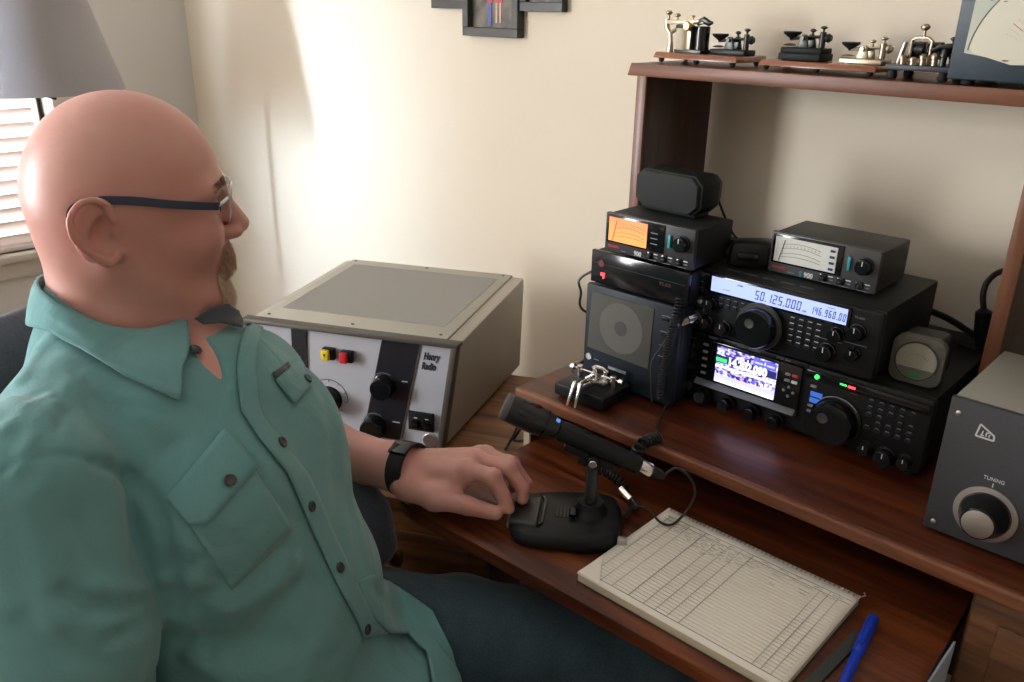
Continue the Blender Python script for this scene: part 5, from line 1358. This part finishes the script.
# ---- spectacles
gl = thing('eyeglasses', 'rectangular wire eyeglasses with blue-grey temples worn by the man', 'glasses', tuple(HC))
def gh(a, b, c): return hx*a+hl*b+up*c
M['temple'] = mat('temple_blue', (.028, .042, .085), .35)
for s in (-1, 1):
    tp = [gh(-.046, s*.074, .002), gh(-.040, s*.0785, .012), gh(-.022, s*.0815, .0175), gh(.010, s*.0825, .0155), (gh(.050, s*.080, .0080)), gh(.084, s*.0735, .0025), gh(.092, s*.068, .001)]
    tb = MB(); P_ = spline(tp, 8); prev = None
    for i, p in enumerate(P_):
        t = (P_[min(i+1, len(P_)-1)]-P_[max(i-1, 0)]).normalized(); sdv = Vector(hl); upv = t.cross(sdv).normalized(); hh = .0022+.0018*min(1, i/14); ww = .0012
        rg = [tb.bm.verts.new(p+upv*hh*a+sdv*ww*b_) for a, b_ in ((1, 1), (1, -1), (-1, -1), (-1, 1))]
        if prev:
            for k in range(4): tb.bm.faces.new((prev[k], prev[(k+1) % 4], rg[(k+1) % 4], rg[k]))
        else: tb.bm.faces.new(rg[::-1])
        prev = rg
    tb.bm.faces.new(prev); tb.build('temple', M['temple'], gl)
    # hinge plate and lens
    MB().tube([gh(.089, s*.069, .001), gh(.095, s*.066, .003), gh(.1015, s*.058, .006)], .0022, 8).build('hinge', M['alu'], gl)
    lc = gh(.1065, s*.034, -.002); ang = s*.16
    ld = (gh(0, 1, 0)*math.cos(ang)-gh(1, 0, 0)*math.sin(ang)); ud = gh(.12, 0, .99)
    pts = [lc+ld*x+ud*z for x, z in rrect(.0255, .0165, .006, 5)]
    nm = np.cross(ld, ud); L_m = MB(); A_ = [L_m.bm.verts.new(p+nm*.0008) for p in pts]; B_2 = [L_m.bm.verts.new(p-nm*.0008) for p in pts]
    L_m.bm.faces.new(A_); L_m.bm.faces.new(B_2[::-1])
    for i in range(len(pts)): L_m.bm.faces.new((A_[i], A_[(i+1) % len(pts)], B_2[(i+1) % len(pts)], B_2[i]))
    le = L_m.build('lens', M['lens'], gl); MB().tube([Vector(p) for p in pts], .0009, 6, closed=True).build('rim', M['alu'], gl)
    MB().tube([gh(.104, s*.010, -.004), gh(.106, s*.011, -.012)], .0022, 8).build('nose_pad', M['lens'], gl)
MB().tube([gh(.1105, -.010, .004), gh(.113, 0, .007), gh(.1105, .010, .004)], .0011, 8).build('bridge', M['alu'], gl)

# ---- wristwatch
wt_c = WL+(WL-EL)/np.linalg.norm(WL-EL)*.026; wax = (WL-EL)/np.linalg.norm(WL-EL)
wa = thing('wristwatch', 'black rubber wristband on the wrist resting on the desk edge', 'watch', tuple(wt_c))
MB().lathe([(.0345, -.0125), (.0385, -.0120), (.0390, .0), (.0385, .0118), (.0345, .0123), (.0340, 0), (.0345, -.0125)], (0, 0, 0), tuple(wax), 40).build('strap', M['rubber'], wa)
wu = np.cross(wax, [0, 1, .3]); wu /= np.linalg.norm(wu)
if wu[2] < 0: wu = -wu
wv = np.cross(wax, wu)
Mx = Matrix(((wax[0], wv[0], wu[0], 0), (wax[1], wv[1], wu[1], 0), (wax[2], wv[2], wu[2], 0), (0, 0, 0, 1)))
MB().box(-.015, .015, -.012, .012, .036, .0420, .003).mat4(Mx).build('case', M['blk_gloss'], wa)

# ------------------------------------------------------------------ chair
M['chair'] = fabric('chair_fabric', (.034, .042, .058), (.110, .125, .155), 260, bump=.8)
ch = thing('office_chair', 'dark blue-grey fabric office chair under the seated man', 'chair', tuple(H0*[1, 1, 0]), fa_)
# local: x forward, y left
def chair_back(P):
    x, y, z = P.T; c = -.238-.10*np.clip((z-.5)/.5, 0, 1.2)+.9*y*y
    w = .235-.02*((z-.72)/.25)**2
    dx = np.abs(x-c)-.028; dy = np.abs(y)-w; dz = np.abs(z-.72)-.265
    q = np.stack([dx, dy, dz], 1); return np.linalg.norm(np.maximum(q+.045, 0), axis=1)+np.minimum((q+.045).max(1), 0)-.045
def rbox(P, c, b, r):
    q = np.abs(P-c)-np.array(b)+r; return np.linalg.norm(np.maximum(q, 0), axis=1)+np.minimum(q.max(1), 0)-r
V, Q = snet(chair_back, (-.5, -.35, .4), (-.05, .35, 1.05), .008, lip=1.6); mesh_obj('backrest', V, Q, M['chair'], ch)
V, Q = snet(lambda P: rbox(P, np.array([.05, 0, .40]), (.235, .245, .045), .04), (-.3, -.35, .3), (.4, .35, .5), .008); mesh_obj('seat', V, Q, M['chair'], ch)
def pad(sgn):
    pts = [(-.25, .275, .735), (-.15, .272, .73), (-.05, .255, .715), (.005, .232, .690), (.048, .208, .640), (.062, .200, .600)]
    pts = [(a, b*sgn+(0 if sgn > 0 else -.02), c-(0 if sgn > 0 else .03)) for a, b, c in pts]
    def f(P):
        d = np.full(len(P), 9.)
        for a, b in zip(pts[:-1], pts[1:]): d = smin(d, rc(P, a, b, .038, .038), .02)
        return d
    V, Q = snet(f, (-.35, -.4, .5), (.2, .4, .82), .006); return mesh_obj('armrest', V, Q, M['chair'], ch)
for s in (1, -1):
    a = pad(s)
    MB().tube([(.055, s*.205, .61), (.05, s*.235, .52), (.03, s*.255, .42), (.02, s*.22, .36)], .020, 12).build('arm_support', M['blk'], a)
MB().box(-.10, .16, -.10, .10, .325, .355, .01).build('seat_plate', M['blk'], ch)
MB().tube([(-.10, 0, .34), (-.26, 0, .36), (-.30, 0, .50), (-.33, 0, .62)], .018, 12).build('back_support', M['blk'], ch)
MB().lathe([(.028, .10), (.028, .22), (.018, .22), (.018, .33)], (.03, 0, 0), n=24).build('gas_column', M['blk'], ch)
for k in range(5):
    a = math.radians(36+72*k); c_, s_ = math.cos(a), math.sin(a)
    MB().hexa([(.03+s_*.02, -c_*.02, .075), (.03+c_*.26+s_*.014, s_*.26-c_*.014, .062), (.03+c_*.26-s_*.014, s_*.26+c_*.014, .062), (.03-s_*.02, c_*.02, .075), (.03+s_*.02, -c_*.02, .115), (.03+c_*.26+s_*.014, s_*.26-c_*.014, .085), (.03+c_*.26-s_*.014, s_*.26+c_*.014, .085), (.03-s_*.02, c_*.02, .115)], .004).build('base_leg', M['blk'], ch)
    o = MB(); cx_, cy_ = .03+c_*.25, s_*.25
    for q in (-.016, .016): o.cyl((cx_-s_*(q-.009), cy_+c_*(q-.009), .028), (cx_-s_*(q+.009), cy_+c_*(q+.009), .028), .028, n=20, bev=.003)
    o.cyl((cx_, cy_, .028), (cx_, cy_, .066), .008, n=10); o.build('caster', M['rubber'], ch)

# ------------------------------------------------------------------ log book, pen, notebook, folder
lb = thing('log_book', 'open spiral-bound ruled log book with handwriting on the writing shelf', 'notebook', (-.527, .684, .6700), math.radians(.3))
W_b, D_b, T_b = .272, .204, .013
MB().box(0, W_b, 0, D_b, 0, .0015).build('back_cover', M['gry_case'], lb)
MB().box(.001, W_b-.001, .001, D_b-.002, .0015, T_b-.001, .001).build('pages', M['paper_edge'], lb)
pg = MB(); n = 24
for j in range(6):
    for i in range(n):
        pass
vv = []
for j in range(13):
    for i in range(n+1):
        x = W_b*i/n; y = D_b*j/12; z = T_b+.0002+.0004*math.sin(i*.5)*math.sin(j*.4)
        vv.append(pg.bm.verts.new((x, y, z)))
for j in range(12):
    for i in range(n): pg.bm.faces.new((vv[j*(n+1)+i], vv[j*(n+1)+i+1], vv[(j+1)*(n+1)+i+1], vv[(j+1)*(n+1)+i]))
tp_ = pg.build('top_page', M['paper'], lb); md = tp_.modifiers.new('t', 'SOLIDIFY'); md.thickness = .0003
zz = T_b+.0010
rl = MB()
for k in range(27):
    y = .010+k*.0062; rl.box(.010, W_b-.006, y, y+.00014, zz-.001, zz)
rl.build('row_lines', M['rule'], lb)
cl = MB()
for x, w in ((.014, .0002), (.030, .0002), (.046, .0002), (.070, .0008), (.092, .0002), (.108, .0002), (.124, .0002), (.140, .0005), (.232, .0002), (.242, .0004), (.254, .0002)):
    cl.box(x, x+w, .010, .186, zz-.001, zz+.0001)
for y, w in ((.186, .0006), (.178, .0005), (.010, .0005)): cl.box(.010, W_b-.004, y, y+w, zz-.001, zz+.0001)
cl.build('column_lines', M['rule_dk'], lb)
hw = MB(); rr = random.Random(11)
def scrib(x, y, L):
    pts = []; xx = x
    while xx < x+L: pts.append((xx, y+rr.uniform(-.0008, .0018), zz+.0003)); xx += rr.uniform(.0006, .0013)
    if len(pts) > 2: hw.tube(pts, .00022, 4)
for row in range(6):
    y = .1735-row*.0062; xx = .016
    lim = (.165, .160, .155, .145, .128, .10)[row]; lim0 = (.016, .016, .020, .060, .070, .085)[row]
    xx = lim0
    while xx < lim:
        l = rr.uniform(.005, .013); scrib(xx, y, l); xx += l+rr.uniform(.002, .005)
for (x, y, l) in ((.172, .1735, .018), (.196, .1735, .03), (.174, .167, .014), (.175, .158, .010), (.212, .163, .015), (.236, .1735, .02), (.180, .148, .008), (.214, .157, .010)): scrib(x, y, l)
for k in range(11): scrib(.016+k*.023, .1815, rr.uniform(.006, .015))
hw.build('handwriting', M['ink'], lb)
sw_ = MB()
for k in range(44):
    x = .006+k*.006
    sw_.tube([(x, D_b-.003+math.sin(a*PI/6)*.0042, .007+math.cos(a*PI/6)*.0078) for a in range(13)], .00055, 5)
sw_.build('spiral_wire', M['wire'], lb)
MB().tube([(W_b-.002, D_b-.002, .012), (W_b+.004, D_b+.001, .016), (W_b+.001, D_b+.003, .018)], .0007, 6).build('wire_end', M['wire'], lb)
fc = MB().hexa([(.0, .002, T_b+.0008), (.004, .044, T_b+.0025), (.006, .043, T_b+.0020), (.034, .001, T_b+.0008), (.0, .002, T_b+.0014), (.004, .044, T_b+.0035), (.0065, .043, T_b+.0032), (.034, .001, T_b+.0014)])
fc.build('folded_corner', M['paper'], lb)
nb = thing('pocket_notebook', 'dark grey notebook under the right edge of the log book', 'notebook', (-.248, .700, .67), math.radians(-3))
MB().box(0, .0135, 0, .135, 0, .006, .001).build('cover', M['gry_case'], nb)
MB().box(.0005, .0130, .0005, .1345, .001, .005).build('pages', M['paper_edge'], nb)
pn = thing('pen', 'blue capped ballpoint pen beside the log book', 'pen', (-.2115, .728, .6775), math.radians(98.5))
MB().lathe([(.0012, -.004), (.003, .004), (.0052, .012), (.0056, .060), (.0056, .085)], (0, 0, 0), (1, 0, 0), 20).build('barrel', M['pen'], pn)
MB().lathe([(.0060, .070), (.0066, .072), (.0066, .135), (.0060, .142), (.0040, .1445)], (0, 0, 0), (1, 0, 0), 24).build('cap', M['pen'], pn)
MB().hexa([(.020, -.0018, .0075), (.060, -.0022, .0080), (.060, .0022, .0080), (.020, .0018, .0075), (.020, -.0018, .0090), (.060, -.0022, .0095), (.060, .0022, .0095), (.020, .0018, .0090)]).mat4(Matrix.Translation((.078, 0, 0)) @ Matrix.Diagonal((1, 1, 1, 1)) @ Matrix.Translation((-.018, 0, 0))).build('clip', M['pen'], pn)
MB().tube([(.118+math.cos(a*.5)*.003, math.sin(a*.5)*.0022, .0068) for a in range(11)], .0004, 5).build('emblem', M['white_ink'], pn)
MB().tube([(.088+k*.0011, (-.0014 if k % 2 else .0013)*(1-.25*(k % 3)), .0068) for k in range(22)], .00045, 5).build('lettering', M['white_ink'], pn)
fo = thing('folder', 'pale blue plastic folder leaning between the writing shelf and the right pedestal', 'folder', (-.158, .70, 0))
MB().hexa([(-.004, -.03, 0), (-.001, -.03, 0), (-.001, .215, 0), (-.004, .215, 0), (.0025, -.03, .658), (.005, -.03, .658), (.005, .213, .664), (.0025, .213, .664)]).build('cover', mat('pale_blue_plastic', (.50, .60, .74), .4), fo)
MB().hexa([(-.0055, -.03, 0), (-.0045, -.03, 0), (-.0045, .20, 0), (-.0055, .20, 0), (.0010, -.03, .650), (.0020, -.03, .650), (.0020, .20, .650), (.0010, .20, .650)]).build('sheets', M['paper'], fo)

# ------------------------------------------------------------------ cables
def cable(name, label, pts, r=.0022, m=None, group=None, n=10):
    base = Vector(pts[0]); o = MB().tube([p-base for p in spline(pts, n)], r, 8).build(name, m or M['cable'], None)
    o.location = base; tag(o, label, 'cable', group); return o
V3 = lambda a: Vector((float(a[0]), float(a[1]), float(a[2])))
pz = lambda x, y, z: V3(onz(x, y, z))
cable('microphone_cable', 'thin black cable looping from the microphone plug over the log book', [CP-(CP-CP), pz(676, 468, .775), pz(690, 478, .765), pz(695, 492, .74), pz(688, 509, .705), pz(673, 524, .6885), pz(660, 522, .6885), pz(648, 509, .684), pz(634, 507, .681), CB], .0018)
# coiled cable from the radio jack over the desk edge to the base
jk = Vector((-.6195, 1.0535, .786))
c1 = thing('coiled_cable', 'coiled black cable dropping from the lower radio over the desktop edge', 'cable', tuple(jk))
def rel(pts, b): return [Vector(p)-b for p in pts]
b0 = jk
MB().tube(rel(spline([jk, jk+Vector((-.004, -.012, -.001))], 3), b0), [.0068]*4, 16).build('plug', M['chrome'], c1)
MB().tube(rel(spline([jk+Vector((-.004, -.012, -.001)), jk+Vector((-.010, -.028, -.004))], 3), b0), [.0055]*4, 16).build('plug_shell', M['chrome'], c1)
p_ = [jk+Vector((-.010, -.028, -.004)), pz(667, 402, .775), pz(661, 418, .765), pz(657, 434, .764)]
MB().tube(rel(spline(p_, 10), b0), .0016, 8).build('lead', M['cable'], c1)
q_ = [pz(657, 436, .767), pz(648, 441, .768), pz(637, 447, .760), pz(628, 456, .735), pz(618, 462, .71), pz(606, 470, .700)]
cp_ = [pz(658, 437, .768), pz(650, 440, .770), pz(641, 445, .768), pz(636, 455, .750)]
MB().tube(rel(coil(cp_, .0075, .0058, .0022), b0), .0021, 7).build('coil', M['cable'], c1)
cp2 = [pz(594, 468, .705), pz(606, 472, .698), pz(618, 480, .690), pz(626, 489, .684)]
MB().tube(rel(spline([cp_[-1], pz(630, 466, .72), pz(612, 466, .705), cp2[0]], 8), b0), .0018, 8).build('lead', M['cable'], c1)
MB().tube(rel(coil(cp2, .0062, .0052, .0020), b0), .0019, 7).build('coil', M['cable'], c1)
MB().tube(rel([pz(622, 489, .684), pz(632, 500, .682)], b0), .0062, 16).build('plug_shell', M['chrome'], c1)
MB().tube(rel(spline([pz(632, 500, .682), pz(637, 508, .678), pz(628, 512, .679), CB+Vector((.0, -.004, -.002))], 6), b0), .0035, 8).build('lead', M['cable'], c1)
# coiled cable from the hand microphone with its plug
jk2 = Vector((-.6065, 1.0405, .907))
c2 = thing('coiled_cable', 'long coiled black cable hanging from the upper radio beside the speaker', 'cable', tuple(jk2)); b0 = jk2
MB().tube(rel([jk2, jk2+Vector((-.005, -.013, -.002))], b0), .0078, 18).build('plug', M['chrome'], c2)
MB().tube(rel([jk2+Vector((-.005, -.013, -.002)), jk2+Vector((-.012, -.030, -.008))], b0), [.0062, .0045], 16).build('plug_shell', M['nickel'], c2)
oy = lambda x, y, Y: V3(CAM+ray(x, y)*((Y-CAM[1])/ray(x, y)[1]))
st = jk2+Vector((-.012, -.030, -.008))
MB().tube(rel(spline([st, oy(672, 330, 1.0), oy(662, 346, .998), oy(652, 362, .996), oy(651, 385, .998), oy(652, 402, 1.000)], 8), b0), .0015, 8).build('lead', M['gry_case'], c2)
MB().tube(rel(coil([oy(682, 292, 1.02), oy(675, 318, 1.0), oy(668, 350, .998), oy(662, 380, 1.0), oy(660, 398, 1.003)], .0050, .0046, .0019), b0), .0015, 7).build('coil', M['cable'], c2)
hmw = Vector((-.598, 1.112, .979))+Vector((-.0109, -.005, .016))
MB().tube(rel(spline([oy(682, 292, 1.02), oy(690, 275, 1.03), oy(702, 262, 1.05), hmw], 10), b0), .0018, 8).build('lead', M['cable'], c2)
cable('power_cable', 'thin black cable bulging out behind the left side of the speaker stack', [(-.79, 1.13, .945), oy(583, 276, 1.10), oy(581, 292, 1.10), oy(586, 312, 1.14), (-.80, 1.20, .80)], .0022)
cable('key_cable', 'black cable curving from behind the speaker to the paddle key', [(-.79, 1.10, .80), oy(582, 362, 1.06), oy(572, 370, 1.02), (-.757, 1.005, .768)], .002)
cable('speaker_cable', 'thin black cable slanting down from the small top speaker, nearer the wall', [(-.655, 1.135, 1.085), oy(728, 224, 1.17), oy(741, 240, 1.19), (-.60, 1.24, .99)], .0019)
cable('speaker_cable', 'thicker black cable just below the other one, behind the small top speaker', [(-.632, 1.14, 1.03), oy(725, 232, 1.16), oy(733, 241, 1.18), (-.61, 1.23, .985)], .0028)
pc = thing('power_plug', 'black inline plug with a thick cord arching to the right hutch upright', 'plug', tuple(oy(983, 345, 1.31))); b0 = oy(983, 345, 1.31)
MB().tube(rel([oy(983, 345, 1.31), oy(983, 336, 1.31), oy(984, 312, 1.31), oy(985, 309, 1.31)], b0), [.009, .0125, .0115, .006], 16).build('plug', M['blk'], pc)
MB().tube(rel(spline([oy(984, 311, 1.31), oy(983, 295, 1.31), oy(988, 281, 1.32), oy(1003, 271, 1.34), (-.258, 1.372, .985)], 8), b0), .0042, 10).build('cord', M['cable'], pc)
cable('power_cable', 'thick black cable running from the upper radio towards the inline plug', [(-.36, 1.26, .93), oy(945, 317, 1.29), oy(962, 327, 1.30), oy(979, 340, 1.315), (-.30, 1.33, .865)], .0048)
cable('power_cable', 'black cable lying low behind the squat panel meter', [(-.36, 1.27, .90), oy(938, 330, 1.28), oy(955, 342, 1.29), oy(975, 350, 1.30), (-.28, 1.30, .85)], .004)
cable('loose_cable', 'tangle of thin black cable beside the bare panel edge left of the microphone', [pz(505, 450, .625), pz(512, 438, .64), pz(519, 424, .69), pz(526, 416, .72), pz(521, 428, .66), pz(514, 440, .63), pz(527, 440, .66), pz(533, 430, .69), pz(524, 418, .70)], .0024)

# ------------------------------------------------------------------ light
def area(name, loc, tgt, sx, sy, e, c):
    l = bpy.data.lights.new(name, 'AREA'); l.shape = 'RECTANGLE'; l.size = sx; l.size_y = sy; l.energy = e; l.color = c
    o = bpy.data.objects.new(name, l); col.objects.link(o); o.location = loc
    o.rotation_euler = (Vector(tgt)-Vector(loc)).to_track_quat('-Z', 'Y').to_euler(); return o
area('daylight_window_1', (XL-.22, .19, 1.40), (0, .19, 1.0), 1.45, 1.45, 110, (.92, .96, 1.))
area('daylight_window_2', (XL-.22, -1.80, 1.40), (-.2, -.9, .9), 1.1, 1.45, 150, (.97, .98, 1.))
o_ = area('added_wall_beam', (XL-.26, -2.2, 1.50), (-2.40, 1.385, .95), .5, .9, 8, (.62, .80, 1.)); o_.data.spread = math.radians(26)  # added narrow beam that brightens the back wall near the corner
w = bpy.data.worlds.new('sky'); bpy.context.scene.world = w; w.use_nodes = True
bg = w.node_tree.nodes['Background']; bg.inputs[0].default_value = (.80, .88, 1., 1); bg.inputs[1].default_value = 2.0
vs_ = bpy.context.scene.view_settings; vs_.view_transform = 'Standard'; vs_.look = 'None'; vs_.gamma = 1; vs_.use_curve_mapping = False
vs_.exposure = .68
